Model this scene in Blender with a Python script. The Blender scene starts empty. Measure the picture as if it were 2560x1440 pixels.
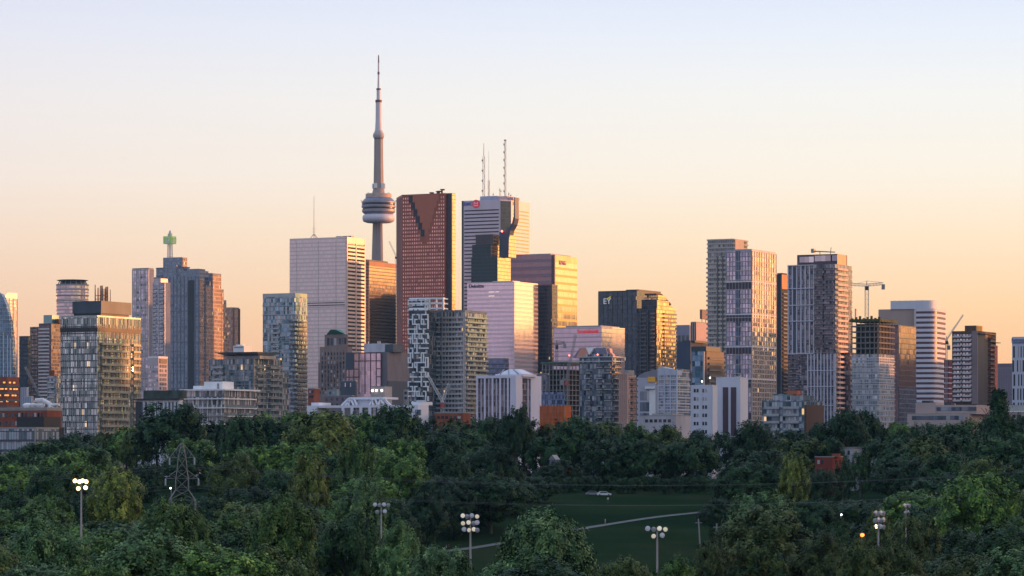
import bpy, math, random
import numpy as np
from mathutils import Vector, Matrix
R = math.radians
rnd = random.Random(7)
C = bpy.context.scene.collection
F, HX, HY, CZ = 8450.0, 1280.0, 1140.0, 40.0      # focal length in pixels of the 2560 px picture, horizon row, eye height
def PX(px, Y): return (px - HX) / F * Y
def PZ(py, Y): return CZ - (py - HY) / F * Y

# ------------------------------------------------------------------ camera
cam = bpy.data.cameras.new("camera"); co = bpy.data.objects.new("camera", cam); C.objects.link(co)
co.location = (0, 0, CZ); co.rotation_euler = (R(90), 0, 0)
cam.sensor_width = 36; cam.lens = 36 * F / 2560; cam.shift_y = (HY - 720) / 2560
cam.clip_start = 1; cam.clip_end = 60000
bpy.context.scene.camera = co

# ------------------------------------------------------------------ light
SUN_AZ, SUN_EL = 76.0, 2.4          # azimuth to the right of the view direction
sx, sy = math.sin(R(SUN_AZ)), math.cos(R(SUN_AZ))
sl = bpy.data.lights.new("sun", 'SUN'); sl.energy = 5.0; sl.angle = R(0.6); sl.color = (1.0, 0.36, 0.10)
so = bpy.data.objects.new("sun", sl); C.objects.link(so)
sd = Vector((sx * math.cos(R(SUN_EL)), sy * math.cos(R(SUN_EL)), math.sin(R(SUN_EL))))
so.rotation_euler = sd.to_track_quat('Z', 'Y').to_euler(); so.location = (0, -50, 300)

def nd(nt, t, **kw):
    n = nt.nodes.new(t)
    for k, v in kw.items():
        if k.startswith('i_'):
            key = k[2:]; key = int(key) if key.isdigit() else key.replace('_', ' ')
            s = n.inputs[key]
            if isinstance(v, bpy.types.NodeSocket): nt.links.new(v, s)
            else: s.default_value = v
        else: setattr(n, k, v)
    return n
def mt(nt, op, a, b=None, c=None, clamp=False):
    n = nt.nodes.new('ShaderNodeMath'); n.operation = op; n.use_clamp = clamp
    for i, v in enumerate((a, b, c)):
        if v is None: continue
        if isinstance(v, bpy.types.NodeSocket): nt.links.new(v, n.inputs[i])
        else: n.inputs[i].default_value = v
    return n.outputs[0]
def vm(nt, op, a, b=None):
    n = nt.nodes.new('ShaderNodeVectorMath'); n.operation = op
    for i, v in enumerate((a, b)):
        if v is None: continue
        if isinstance(v, bpy.types.NodeSocket): nt.links.new(v, n.inputs[i])
        else: n.inputs[i].default_value = v
    return n.outputs['Value'] if op == 'DOT_PRODUCT' else n.outputs[0]
def mixc(nt, f, a, b):
    n = nt.nodes.new('ShaderNodeMix'); n.data_type = 'RGBA'
    for s, v in ((n.inputs[0], f), (n.inputs[6], a), (n.inputs[7], b)):
        if isinstance(v, bpy.types.NodeSocket): nt.links.new(v, s)
        else: s.default_value = v if not isinstance(v, tuple) or len(v) == 4 else (*v, 1)
    return n.outputs[2]
def ramp(nt, f, pts):
    n = nt.nodes.new('ShaderNodeValToRGB'); e = n.color_ramp.elements
    while len(e) < len(pts): e.new(0.5)
    for i, (p, c) in enumerate(pts): e[i].position = p; e[i].color = (*c, 1)
    nt.links.new(f, n.inputs[0]); return n.outputs[0]
def lin(r, g, b):
    f = lambda c: (c / 255 / 12.92) if c / 255 <= 0.04045 else ((c / 255 + 0.055) / 1.055) ** 2.4
    return (f(r), f(g), f(b))

W = bpy.data.worlds.new("World"); bpy.context.scene.world = W; W.use_nodes = True
nt = W.node_tree; nt.nodes.clear()
tc = nd(nt, 'ShaderNodeTexCoord').outputs['Generated']
dr = vm(nt, 'NORMALIZE', tc)
sp = nd(nt, 'ShaderNodeSeparateXYZ', i_0=dr)
zz = mt(nt, 'MAXIMUM', sp.outputs[2], 0.0)
hl = mt(nt, 'SQRT', mt(nt, 'SUBTRACT', 1.0001, mt(nt, 'MULTIPLY', sp.outputs[2], sp.outputs[2])))
hd = mt(nt, 'DIVIDE', vm(nt, 'DOT_PRODUCT', dr, (sx, sy, 0)), hl)     # 1 towards the sunset, -1 away from it
zf = mt(nt, 'MULTIPLY', zz, 2.0)
west = ramp(nt, zf, [(0, lin(254, 205, 142)), (.06, lin(255, 218, 152)), (.11, lin(255, 234, 184)), (.155, lin(255, 241, 210)), (.2, lin(254, 244, 228)), (.235, lin(242, 241, 241)), (.28, lin(223, 229, 250)), (.5, lin(196, 206, 232)), (1, lin(172, 190, 218))])
mid = ramp(nt, zf, [(0, lin(240, 178, 146)), (.05, lin(252, 193, 146)), (.085, lin(255, 211, 164)), (.13, lin(255, 229, 199)), (.165, lin(252, 240, 226)), (.21, lin(245, 242, 240)), (.25, lin(231, 236, 249)), (.28, lin(218, 226, 248)), (.5, lin(190, 202, 228)), (1, lin(170, 188, 216))])
east = ramp(nt, zf, [(0, lin(150, 148, 180)), (.06, lin(188, 162, 184)), (.16, lin(214, 184, 196)), (.3, lin(210, 200, 218)), (.5, lin(188, 196, 220)), (1, lin(168, 188, 218))])
f1 = nd(nt, 'ShaderNodeMapRange', i_0=hd, i_1=0.40, i_2=0.66, interpolation_type='SMOOTHSTEP').outputs[0]
f2 = nd(nt, 'ShaderNodeMapRange', i_0=hd, i_1=-0.55, i_2=0.40, interpolation_type='SMOOTHSTEP').outputs[0]
low = vm(nt, 'MULTIPLY', mixc(nt, f2, east, mixc(nt, f1, mid, west)), (1.005, 1.014, .985))
sky = nt.nodes.new('ShaderNodeTexSky'); sky.sky_type = 'NISHITA'; sky.sun_disc = False
sky.sun_elevation = R(SUN_EL); sky.sun_rotation = R(SUN_AZ); sky.air_density = 1.0; sky.dust_density = 1.0; sky.ozone_density = 1.5
skyc = vm(nt, 'MULTIPLY', sky.outputs[0], (0.15, 0.15, 0.15))
fz = nd(nt, 'ShaderNodeMapRange', i_0=zz, i_1=0.25, i_2=0.8, interpolation_type='SMOOTHSTEP').outputs[0]
base0 = mixc(nt, mt(nt, 'MULTIPLY', fz, 0.4), low, skyc)
up = mt(nt, 'ADD', 1.0, mt(nt, 'MULTIPLY', fz, .95)); base = vm(nt, 'MULTIPLY', base0, nd(nt, 'ShaderNodeCombineXYZ', i_0=up, i_1=up, i_2=up).outputs[0])
dt = mt(nt, 'MAXIMUM', vm(nt, 'DOT_PRODUCT', dr, tuple(sd)), 0.0)
g1 = vm(nt, 'SCALE', (1.0, 0.43, 0.06)); g1n = g1.node; nt.links.new(mt(nt, 'MULTIPLY', mt(nt, 'POWER', dt, 8), 3.1), g1n.inputs['Scale'])
g2 = vm(nt, 'SCALE', (1.0, 0.62, 0.2)); g2n = g2.node; nt.links.new(mt(nt, 'MULTIPLY', mt(nt, 'POWER', dt, 220), 3.0), g2n.inputs['Scale'])
tot = vm(nt, 'ADD', vm(nt, 'ADD', base, g1), g2)
bg = nd(nt, 'ShaderNodeBackground', i_Color=tot, i_Strength=1.09)
nt.links.new(bg.outputs[0], nd(nt, 'ShaderNodeOutputWorld').inputs[0])
sc = bpy.context.scene
sc.view_settings.view_transform = 'Standard'; sc.view_settings.look = 'None'; sc.view_settings.exposure = 0; sc.view_settings.gamma = 1
sc.cycles.max_bounces = 6; sc.cycles.volume_bounces = 0; sc.cycles.diffuse_bounces = 3; sc.cycles.glossy_bounces = 3

# ------------------------------------------------------------------ materials
MC = {}
def newmat(name):
    m = bpy.data.materials.new(name); m.use_nodes = True; t = m.node_tree; t.nodes.clear()
    b = nd(t, 'ShaderNodeBsdfPrincipled'); t.links.new(b.outputs[0], nd(t, 'ShaderNodeOutputMaterial').inputs[0])
    return m, t, b
def plain(name, col, rough=.7, metal=0.0, var=.18, scale=.15, emit=0.0):
    """solid colour with weather stains and fine grain"""
    if name in MC: return MC[name]
    m, t, b = newmat(name)
    oc = nd(t, 'ShaderNodeTexCoord').outputs['Object']
    n = nd(t, 'ShaderNodeTexNoise', i_Vector=vm(t, 'MULTIPLY', oc, (1, 1, .35)), i_Scale=scale, i_Detail=5.0).outputs[0]
    k = nd(t, 'ShaderNodeMapRange', i_0=n, i_1=.3, i_2=.7, i_3=1 - var, i_4=1 + var).outputs[0]
    cn = nd(t, 'ShaderNodeMix', data_type='RGBA', blend_type='MULTIPLY', i_0=1.0); cn.inputs[6].default_value = (*col, 1)
    t.links.new(nd(t, 'ShaderNodeCombineColor', i_0=k, i_1=k, i_2=k).outputs[0], cn.inputs[7])
    t.links.new(cn.outputs[2], b.inputs['Base Color'])
    b.inputs['Roughness'].default_value = rough; b.inputs['Metallic'].default_value = metal
    if rough > .65: b.inputs['Specular IOR Level'].default_value = .12
    if emit: b.inputs['Emission Color'].default_value = (*col, 1); b.inputs['Emission Strength'].default_value = emit
    MC[name] = m; return m
def glass(name, tint, metal=.6, rough=.12, pw=1.5, fh=3.6, sp=.12, spc=(.1, .1, .1), mu=.08, muc=None, jit=.05, vari=.35, lit=0.0, curt=0.0, curtc=(.45, .42, .4), ms=0.0, wav=0.0):
    """glazed facade: panes cell by cell, each tilted a little; spandrel and mullion lines between them"""
    if name in MC: return MC[name]
    m, t, b = newmat(name)
    oc = nd(t, 'ShaderNodeTexCoord').outputs['Object']; s = nd(t, 'ShaderNodeSeparateXYZ', i_0=oc)
    u = mt(t, 'DIVIDE', mt(t, 'ADD', mt(t, 'ADD', s.outputs[0], s.outputs[1]), 500.37), pw)
    v = mt(t, 'DIVIDE', mt(t, 'ADD', s.outputs[2], .21), fh)
    fu, fv = mt(t, 'FRACT', u), mt(t, 'FRACT', v)
    cu, cv = mt(t, 'FLOOR', u), mt(t, 'FLOOR', v)
    wn = nd(t, 'ShaderNodeTexWhiteNoise', noise_dimensions='3D', i_Vector=nd(t, 'ShaderNodeCombineXYZ', i_0=cu, i_1=cv, i_2=.5).outputs[0])
    w2 = nd(t, 'ShaderNodeTexWhiteNoise', noise_dimensions='3D', i_Vector=nd(t, 'ShaderNodeCombineXYZ', i_0=cu, i_1=cv, i_2=7.5).outputs[0])
    msp = mt(t, 'LESS_THAN', fv, sp); mmu = mt(t, 'LESS_THAN', fu, mu)
    frame = mt(t, 'MAXIMUM', msp, mmu)
    k = nd(t, 'ShaderNodeMapRange', i_0=wn.outputs[0], i_3=1 - vari, i_4=1 + vari * .6).outputs[0]
    gc = vm(t, 'MULTIPLY', nd(t, 'ShaderNodeCombineXYZ', i_0=k, i_1=k, i_2=k).outputs[0], tint)
    met = metal
    if curt:
        cm = mt(t, 'LESS_THAN', w2.outputs[0], curt)
        gc = mixc(t, cm, gc, curtc); met = mt(t, 'MULTIPLY', mt(t, 'SUBTRACT', 1.0, mt(t, 'MULTIPLY', cm, .75)), metal)
    col = mixc(t, mmu, gc, muc or spc); col = mixc(t, msp, col, spc)
    inv = mt(t, 'SUBTRACT', 1.0, frame)
    t.links.new(col, b.inputs['Base Color'])
    mm = mt(t, 'ADD', mt(t, 'MULTIPLY', inv, met), mt(t, 'MULTIPLY', frame, ms)); t.links.new(mm, b.inputs['Metallic'])
    t.links.new(mt(t, 'ADD', mt(t, 'MULTIPLY', frame, .35), rough), b.inputs['Roughness'])
    j = vm(t, 'SUBTRACT', wn.outputs[1], (.5, .5, .5))
    js = vm(t, 'SCALE', j); t.links.new(mt(t, 'MULTIPLY', inv, jit), js.node.inputs['Scale'])
    if wav:
        nz = nd(t, 'ShaderNodeTexNoise', i_Vector=oc, i_Scale=.09, i_Detail=2.0).outputs[1]
        ws = vm(t, 'SCALE', vm(t, 'SUBTRACT', nz, (.5, .5, .5))); ws.node.inputs['Scale'].default_value = wav
        js = vm(t, 'ADD', js, ws)
    t.links.new(vm(t, 'NORMALIZE', vm(t, 'ADD', nd(t, 'ShaderNodeNewGeometry').outputs['Normal'], js)), b.inputs['Normal'])
    if lit:
        lm = mt(t, 'MULTIPLY', mt(t, 'LESS_THAN', mt(t, 'SUBTRACT', 1.0, w2.outputs[0]), lit), inv)
        b.inputs['Emission Color'].default_value = (1, .6, .25, 1); t.links.new(mt(t, 'MULTIPLY', lm, .9), b.inputs['Emission Strength'])
    MC[name] = m; return m
def pane(name, tint, metal=.5, rough=.12, jit=.08, vari=.5, curt=.15, curtc=(.4, .4, .42)):
    """a single window pane; every one differs a little"""
    if name in MC: return MC[name]
    m, t, b = newmat(name)
    r = mt(t, 'ADD', nd(t, 'ShaderNodeObjectInfo').outputs['Random'], nd(t, 'ShaderNodeNewGeometry').outputs['Random Per Island'])
    wn = nd(t, 'ShaderNodeTexWhiteNoise', noise_dimensions='1D', i_W=r)
    k = nd(t, 'ShaderNodeMapRange', i_0=wn.outputs[0], i_3=1 - vari, i_4=1 + vari).outputs[0]
    gc = vm(t, 'MULTIPLY', nd(t, 'ShaderNodeCombineXYZ', i_0=k, i_1=k, i_2=k).outputs[0], tint)
    cm = mt(t, 'LESS_THAN', mt(t, 'FRACT', mt(t, 'MULTIPLY', wn.outputs[0], 17.3)), curt)
    t.links.new(mixc(t, cm, gc, curtc), b.inputs['Base Color'])
    t.links.new(mt(t, 'MULTIPLY', mt(t, 'SUBTRACT', 1.0, mt(t, 'MULTIPLY', cm, .7)), metal), b.inputs['Metallic'])
    b.inputs['Roughness'].default_value = rough
    js = vm(t, 'SCALE', vm(t, 'SUBTRACT', wn.outputs[1], (.5, .5, .5))); js.node.inputs['Scale'].default_value = jit
    t.links.new(vm(t, 'NORMALIZE', vm(t, 'ADD', nd(t, 'ShaderNodeNewGeometry').outputs['Normal'], js)), b.inputs['Normal'])
    MC[name] = m; return m
def emis(name, col, s):
    if name in MC: return MC[name]
    m, t, b = newmat(name); b.inputs['Base Color'].default_value = (*col, 1)
    b.inputs['Emission Color'].default_value = (*col, 1); b.inputs['Emission Strength'].default_value = s
    MC[name] = m; return m

# ------------------------------------------------------------------ mesh helpers
class MB:
    def __init__(s): s.v = []; s.f = []; s.m = []
    def box(s, x0, x1, y0, y1, z0, z1, mi=0):
        n = len(s.v)
        s.v += [(x0, y0, z0), (x1, y0, z0), (x1, y1, z0), (x0, y1, z0), (x0, y0, z1), (x1, y0, z1), (x1, y1, z1), (x0, y1, z1)]
        for q in ((0, 3, 2, 1), (4, 5, 6, 7), (0, 1, 5, 4), (1, 2, 6, 5), (2, 3, 7, 6), (3, 0, 4, 7)):
            s.f.append(tuple(n + i for i in q)); s.m.append(mi)
    def prism(s, pts, z0, z1, mi=0, top=None):
        n = len(s.v); k = len(pts); tp = top or pts
        a = sum(pts[i][0] * pts[(i + 1) % k][1] - pts[(i + 1) % k][0] * pts[i][1] for i in range(k))
        if a < 0: pts = pts[::-1]; tp = tp[::-1]
        s.v += [(x, y, z0) for x, y in pts] + [(x, y, z1) for x, y in tp]
        s.f.append(tuple(n + i for i in range(k))[::-1]); s.f.append(tuple(n + k + i for i in range(k)))
        s.f += [(n + i, n + (i + 1) % k, n + k + (i + 1) % k, n + k + i) for i in range(k)]
        s.m += [mi] * (k + 2)
    def bar(s, a, b, r=.1, r2=None, n=4, mi=0):
        a, b = Vector(a), Vector(b); d = b - a
        if d.length < 1e-6: return
        q = d.to_track_quat('Z', 'Y'); r2 = r if r2 is None else r2; k = len(s.v)
        for p, rr in ((a, r), (b, r2)):
            for i in range(n):
                t = 2 * math.pi * (i + .5) / n; s.v.append(tuple(p + q @ Vector((rr * math.cos(t), rr * math.sin(t), 0))))
        s.f += [(k + i, k + (i + 1) % n, k + n + (i + 1) % n, k + n + i) for i in range(n)]
        s.f += [tuple(k + i for i in range(n))[::-1], tuple(k + n + i for i in range(n))]; s.m += [mi] * (n + 2)
    def lathe(s, prof, n=32, cx=0, cy=0, mi=0):
        k = len(s.v)
        for r, z in prof:
            for i in range(n):
                t = 2 * math.pi * i / n; s.v.append((cx + r * math.cos(t), cy + r * math.sin(t), z))
        for j in range(len(prof) - 1):
            for i in range(n):
                i2 = (i + 1) % n; s.f.append((k + j * n + i, k + j * n + i2, k + (j + 1) * n + i2, k + (j + 1) * n + i)); s.m.append(mi)
        s.f.append(tuple(k + i for i in range(n))[::-1]); s.f.append(tuple(k + (len(prof) - 1) * n + i for i in range(n))); s.m += [mi, mi]
    def mesh(s, name, mats):
        me = bpy.data.meshes.new(name); me.from_pydata(s.v, [], s.f)
        for m in (mats if isinstance(mats, (list, tuple)) else [mats]): me.materials.append(m)
        if any(s.m): me.polygons.foreach_set('material_index', s.m)
        me.update(); return me
    def obj(s, name, mats, parent=None, loc=(0, 0, 0), smooth=False):
        me = s.mesh(name, mats)
        if smooth: me.polygons.foreach_set('use_smooth', [True] * len(me.polygons))
        return link(name, me, parent, loc)
def link(name, me, parent=None, loc=(0, 0, 0)):
    o = bpy.data.objects.new(name, me); C.objects.link(o); o.location = loc
    if parent: o.parent = parent
    return o
def tag(o, label=None, cat=None, group=None, kind=None):
    if label: o['label'] = label
    if cat: o['category'] = cat
    if group: o['group'] = group
    if kind: o['kind'] = kind
    return o
def thing(name, label, cat, loc, rz=0, group=None):
    o = bpy.data.objects.new(name, None); C.objects.link(o); o.location = loc; o.rotation_euler = (0, 0, rz); o.empty_display_size = 1
    return tag(o, label, cat, group)
def textmesh(s, h, mat, parent, loc, rot, name='sign_letters', depth=.4):
    cu = bpy.data.curves.new('t', 'FONT'); cu.body = s; cu.size = h * 1.38; cu.extrude = depth / 2; cu.align_x = 'CENTER'; cu.offset = h * .015
    o = bpy.data.objects.new('t', cu); C.objects.link(o)
    dg = bpy.context.evaluated_depsgraph_get(); me = bpy.data.meshes.new_from_object(o.evaluated_get(dg))
    bpy.data.objects.remove(o); me.materials.clear(); me.materials.append(mat)
    q = link(name, me, parent, loc); q.rotation_euler = rot; return q

# ------------------------------------------------------------------ ground
GP = [(-4000, 39), (20, 38.4), (60, 34), (130, 26), (300, 15), (400, 10.5), (800, 9.5), (860, 11.5), (900, 15), (960, 20.5), (1000, 23.2), (1100, 28.9), (1200, 32), (1600, 31), (2000, 28), (3000, 20), (4500, 10), (60000, 9)]
def gz(y):
    for (a, za), (b, zb) in zip(GP, GP[1:]):
        if y <= b:
            t = (y - a) / (b - a); return za + (zb - za) * t
    return 9
gm, t, b = newmat('grass ground')
oc = nd(t, 'ShaderNodeTexCoord').outputs['Object']
n1 = nd(t, 'ShaderNodeTexNoise', i_Vector=oc, i_Scale=.03, i_Detail=6.0).outputs[0]
n2 = nd(t, 'ShaderNodeTexNoise', i_Vector=oc, i_Scale=1.2, i_Detail=4.0).outputs[0]
c1 = ramp(t, n1, [(.3, (.011, .026, .014)), (.5, (.018, .036, .017)), (.7, (.038, .042, .024))])
c2 = mixc(t, mt(t, 'MULTIPLY', n2, .5), c1, (.014, .026, .012))
cd = nd(t, 'ShaderNodeMapRange', i_0=nd(t, 'ShaderNodeSeparateXYZ', i_0=oc).outputs[1], i_1=1240, i_2=1300).outputs[0]
t.links.new(mixc(t, cd, c2, (.05, .052, .05)), b.inputs['Base Color']); b.inputs['Roughness'].default_value = .95; b.inputs['Specular IOR Level'].default_value = 0.0
bp = nd(t, 'ShaderNodeBump', i_Strength=.6, i_Distance=.3, i_Height=n2); t.links.new(bp.outputs[0], b.inputs['Normal'])
ys = sorted(set([-4000, -400, -50, 0, 20, 60, 100, 130, 160, 200, 250, 300, 340, 370, 400] + list(range(450, 1300, 12)) + [1400, 1600, 2000, 2500, 3000, 3800, 4500, 6000, 9000, 15000, 30000, 50000]))
def sm(y): return sum(gz(y + k * 12) for k in range(-2, 3)) / 5
xs = [-30000, -8000, -3000, -1500, -900] + list(range(-700, 701, 35)) + [900, 1500, 3000, 8000, 30000]
g = MB()
for y in ys:
    for x in xs: g.v.append((x, y, sm(y) + (.5 * math.sin(x * .021 + y * .013) + .3 * math.sin(x * .05 - y * .03)) * (300 < y < 1250)))
nx = len(xs)
g.f = [(j * nx + i, j * nx + i + 1, (j + 1) * nx + i + 1, (j + 1) * nx + i) for j in range(len(ys) - 1) for i in range(nx - 1)]; g.m = [0] * len(g.f)
go = g.obj('ground', gm, smooth=True); tag(go, kind='structure')
def gh(x, y): return sm(y) + (.5 * math.sin(x * .021 + y * .013) + .3 * math.sin(x * .05 - y * .03)) * (300 < y < 1250)
# the paved path across the meadow slope
pm = plain('worn asphalt path', (.14, .14, .145), .9, var=.2, scale=.3)
pth = [(1040, 893), (1100, 900), (1180, 908), (1300, 925), (1400, 943), (1513, 960), (1640, 982), (1760, 1000), (1860, 1012), (1960, 1015)]
fine = []
for (a, ya), (b_, yb_) in zip(pth, pth[1:]):
    for k in range(8): fine.append((a + (b_ - a) * k / 8, ya + (yb_ - ya) * k / 8))
p = MB()
for px, Y in fine:
    for dy in (-2.3, 0, 2.3):
        x = PX(px, Y); p.v.append((x, Y + dy, gh(x, Y + dy) + .12))
for i in range(len(fine) - 1):
    for k in (0, 1): a = i * 3 + k; p.f.append((a, a + 3, a + 4, a + 1)); p.m.append(0)
tag(p.obj('path', pm), kind='structure')
# unseen ridge added beyond the right edge of the view; it shades the valley
hm = plain('added shade ridge', (.03, .05, .025), .95, var=.5, scale=.02)
h = MB(); hx = []
for i in range(20):
    Y = 350 + i * 60; x0 = .1515 * Y + 235
    top = 86 + 7 * math.sin(i * .9) + 5 * math.sin(i * .37 + 1) + rnd.uniform(-2, 2)
    for dx, z in ((-55, 5), (-25, top * .55), (0, top), (110, top + 4), (260, 10)): h.v.append((x0 + dx + rnd.uniform(-5, 5), Y, z))
h.f = [(j * 5 + i, (j + 1) * 5 + i, (j + 1) * 5 + i + 1, j * 5 + i + 1) for j in range(19) for i in range(4)]; h.m = [0] * len(h.f)
tag(h.obj('shade_ridge', hm, smooth=True), kind='structure')

# ------------------------------------------------------------------ buildings
PHI = 27.0
boxc = {}
def boxmesh(dx, dy, dz, mats, kind='box'):
    key = (round(dx, 2), round(dy, 2), round(dz, 2), tuple(m.name for m in mats), kind)
    if key not in boxc:
        b = MB()
        if kind == 'box': b.box(-dx / 2, dx / 2, -dy / 2, dy / 2, 0, dz)
        elif kind == 'bf':      # balcony on the front: slab and rail, y from -dy to 0
            b.box(-dx / 2, dx / 2, -dy, 0, 0, .28); b.box(-dx / 2, dx / 2, -dy, -dy + .08, .28, 1.25, 1)
            b.box(-dx / 2, -dx / 2 + .08, -dy + .08, 0, .28, 1.25, 1); b.box(dx / 2 - .08, dx / 2, -dy + .08, 0, .28, 1.25, 1)
        elif kind == 'bs':
            b.box(0, dx, -dy / 2, dy / 2, 0, .28); b.box(dx - .08, dx, -dy / 2, dy / 2, .28, 1.25, 1)
            b.box(0, dx - .08, -dy / 2, -dy / 2 + .08, .28, 1.25, 1); b.box(0, dx - .08, dy / 2 - .08, dy / 2, .28, 1.25, 1)
        boxc[key] = b.mesh('part', list(mats))
    return boxc[key]
ALL = []
class Bd:
    def __init__(s, name, label, cat, xl, xc, xr, yt, D, yb=1075, phi=PHI, group=None, d=None, w=None):
        s.D = D; s.phi = p = R(phi); s.yb = yb; s.yt = yt
        s.cx, s.cy = PX(xc, D), D
        s.u = (-math.cos(p), math.sin(p)); s.vv = (math.sin(p), math.cos(p))
        s.w = w or -s.fx(xl); s.d = d or s.sy(xr); s.base = gz(D) - 3
        s.h = PZ(yt, D) - s.base
        s.root = thing(name, label, cat, (s.cx, s.cy, s.base), -p, group)
        s.reps = {}; ALL.append(s)
    def fx(s, px, off=0.0):        # local x of the picture column px on the plane y = off
        t = (px - HX) / F; cx, cy = s.cx + s.vv[0] * off, s.cy + s.vv[1] * off
        return -(t * cy - cx) / (s.u[0] - t * s.u[1])
    def sy(s, px, off=0.0):        # local y of the picture column px on the plane x = off
        t = (px - HX) / F; cx, cy = s.cx - s.u[0] * off, s.cy - s.u[1] * off
        return (t * cy - cx) / (s.vv[0] - t * s.vv[1])
    def z(s, py): return PZ(py, s.D) - s.base
    def box(s, name, x0, x1, y0, y1, z0, z1, mat, parent=None, label=None):
        b = MB(); b.box(x0, x1, y0, y1, z0, z1); o = b.obj(name, mat, parent or s.root)
        if label: o['label'] = label
        return o
    def core(s, mat, name='wall', inset=0.0): return s.box(name, -s.w + inset, -inset, inset, s.d - inset, 0, s.h, mat)
    def poly(s, name, face, pts, th, mat, off=0.0):
        """an outline given in picture pixels, set in the front ('f') or side ('s') plane with a thickness th"""
        b = MB(); k = len(pts); q = []
        for px, py in pts:
            if face == 'f': q.append((s.fx(px, off), s.z(py)))
            else: q.append((s.sy(px, off), s.z(py)))
        a = sum(q[i][0] * q[(i + 1) % k][1] - q[(i + 1) % k][0] * q[i][1] for i in range(k))
        if a < 0: q = q[::-1]
        if face == 'f': b.v = [(x, off, z) for x, z in q] + [(x, off + th, z) for x, z in q]
        else: b.v = [(off, y, z) for y, z in q] + [(off - th, y, z) for y, z in q]
        b.f = [tuple(range(k)), tuple(range(2 * k - 1, k - 1, -1))] + [(i, i + k, (i + 1) % k + k, (i + 1) % k) for i in range(k)]
        b.m = [0] * len(b.f); return b.obj(name, mat, s.root)
    def rep(s, name, me, loc, area): s.reps.setdefault(name, []).append((area, me, loc))
    def zs(s, fh, y0=None, y1=None):
        z1 = s.z(y0 if y0 is not None else s.yt); z0 = max(s.z(y1 if y1 is not None else s.yb), 2); out = []
        while z1 > z0: out.append(z1); z1 -= fh
        return out
    def slabs(s, mat, fh, t=.5, p=.25, y0=None, y1=None, name='floor_band', x0=None, x1=None, ya=None, yb=None, first=1):
        x0 = -s.w if x0 is None else x0; x1 = 0 if x1 is None else x1; ya = 0 if ya is None else ya; yb = s.d if yb is None else yb
        me = boxmesh(x1 - x0 + 2 * p, yb - ya + 2 * p, t, (mat,))
        for z in s.zs(fh, y0, y1)[first:]: s.rep(name, me, ((x0 + x1) / 2, (ya + yb) / 2, z), (x1 - x0) * t)
    def bands(s, face, mat, fh, t, p, a0, a1, y0, y1, name='window_band', off=0.0, first=1):
        """one strip per floor on one face, between local coordinates a0 and a1"""
        for z in s.zs(fh, y0, y1)[first:]:
            if face == 'f': s.rep(name, boxmesh(a1 - a0, p * 2, t, (mat,)), ((a0 + a1) / 2, off, z), (a1 - a0) * t)
            else: s.rep(name, boxmesh(p * 2, a1 - a0, t, (mat,)), (off, (a0 + a1) / 2, z), (a1 - a0) * t)
    def piers(s, face, mat, n, wd, p, y0=None, y1=None, name='pier', a0=None, a1=None, off=0.0, ends=True):
        z1 = s.z(y0 if y0 is not None else s.yt); z0 = max(s.z(y1 if y1 is not None else s.yb + 30), 1)
        if a0 is None: a0, a1 = (-s.w, 0) if face == 'f' else (0, s.d)
        for i in range(n):
            a = a0 + (a1 - a0) * ((i / max(n - 1, 1)) if ends else (i + .5) / n)
            if face == 'f': s.rep(name, boxmesh(wd, p * 2, z1 - z0, (mat,)), (a, off, z0), wd * (z1 - z0))
            else: s.rep(name, boxmesh(p * 2, wd, z1 - z0, (mat,)), (off, a, z0), wd * (z1 - z0))
    def wins(s, face, mat, n, ww, hh, fh, a0, a1, y0, y1, p=.06, off=0.0, name='window', skip=None):
        for j, z in enumerate(s.zs(fh, y0, y1)):
            for i in range(n):
                if skip and skip(i, j): continue
                a = a0 + (a1 - a0) * (i + .5) / n
                if face == 'f': s.rep(name, boxmesh(ww, 2 * p, hh, (mat,)), (a, off, z - hh), ww * hh)
                else: s.rep(name, boxmesh(2 * p, ww, hh, (mat,)), (off, a, z - hh), ww * hh * .8)
    def balc(s, face, ms, mr, fh, dp, a0, a1, y0, y1, off=0.0, name='balcony', first=1, skip=None):
        for j, z in enumerate(s.zs(fh, y0, y1)[first:]):
            if skip and skip(j): continue
            if face == 'f': s.rep(name, boxmesh(a1 - a0, dp, 1, (ms, mr), 'bf'), ((a0 + a1) / 2, off, z), (a1 - a0))
            else: s.rep(name, boxmesh(dp, a1 - a0, 1, (ms, mr), 'bs'), (off, (a0 + a1) / 2, z), (a1 - a0))
    def parapet(s, mat, t=.5, hh=1.2, name='parapet'):
        b = MB(); z = s.h
        b.box(-s.w - .05, .05, -.05, t, z, z + hh); b.box(-s.w - .05, .05, s.d - t, s.d + .05, z, z + hh)
        b.box(-s.w - .05, -s.w + t, t, s.d - t, z, z + hh); b.box(-t, .05, t, s.d - t, z, z + hh); b.obj(name, mat, s.root)
    def plant(s, mat, xl, xr, yt, dep=.6, name='rooftop_plant', x1off=3):
        x0, x1 = s.fx(xl, 4), s.fx(xr, 4); return s.box(name, x0, x1, 4, 4 + (s.d - 6) * dep, s.h, s.z(yt), mat)
    def sign(s, face, txt, px, py, h, mat, name='sign_letters', off=.3):
        if face == 'f': return textmesh(txt, h, mat, s.root, (s.fx(px), -off, s.z(py)), (R(90), 0, 0), name)
        return textmesh(txt, h, mat, s.root, (off, s.sy(px), s.z(py)), (R(90), 0, R(90)), name)
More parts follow.
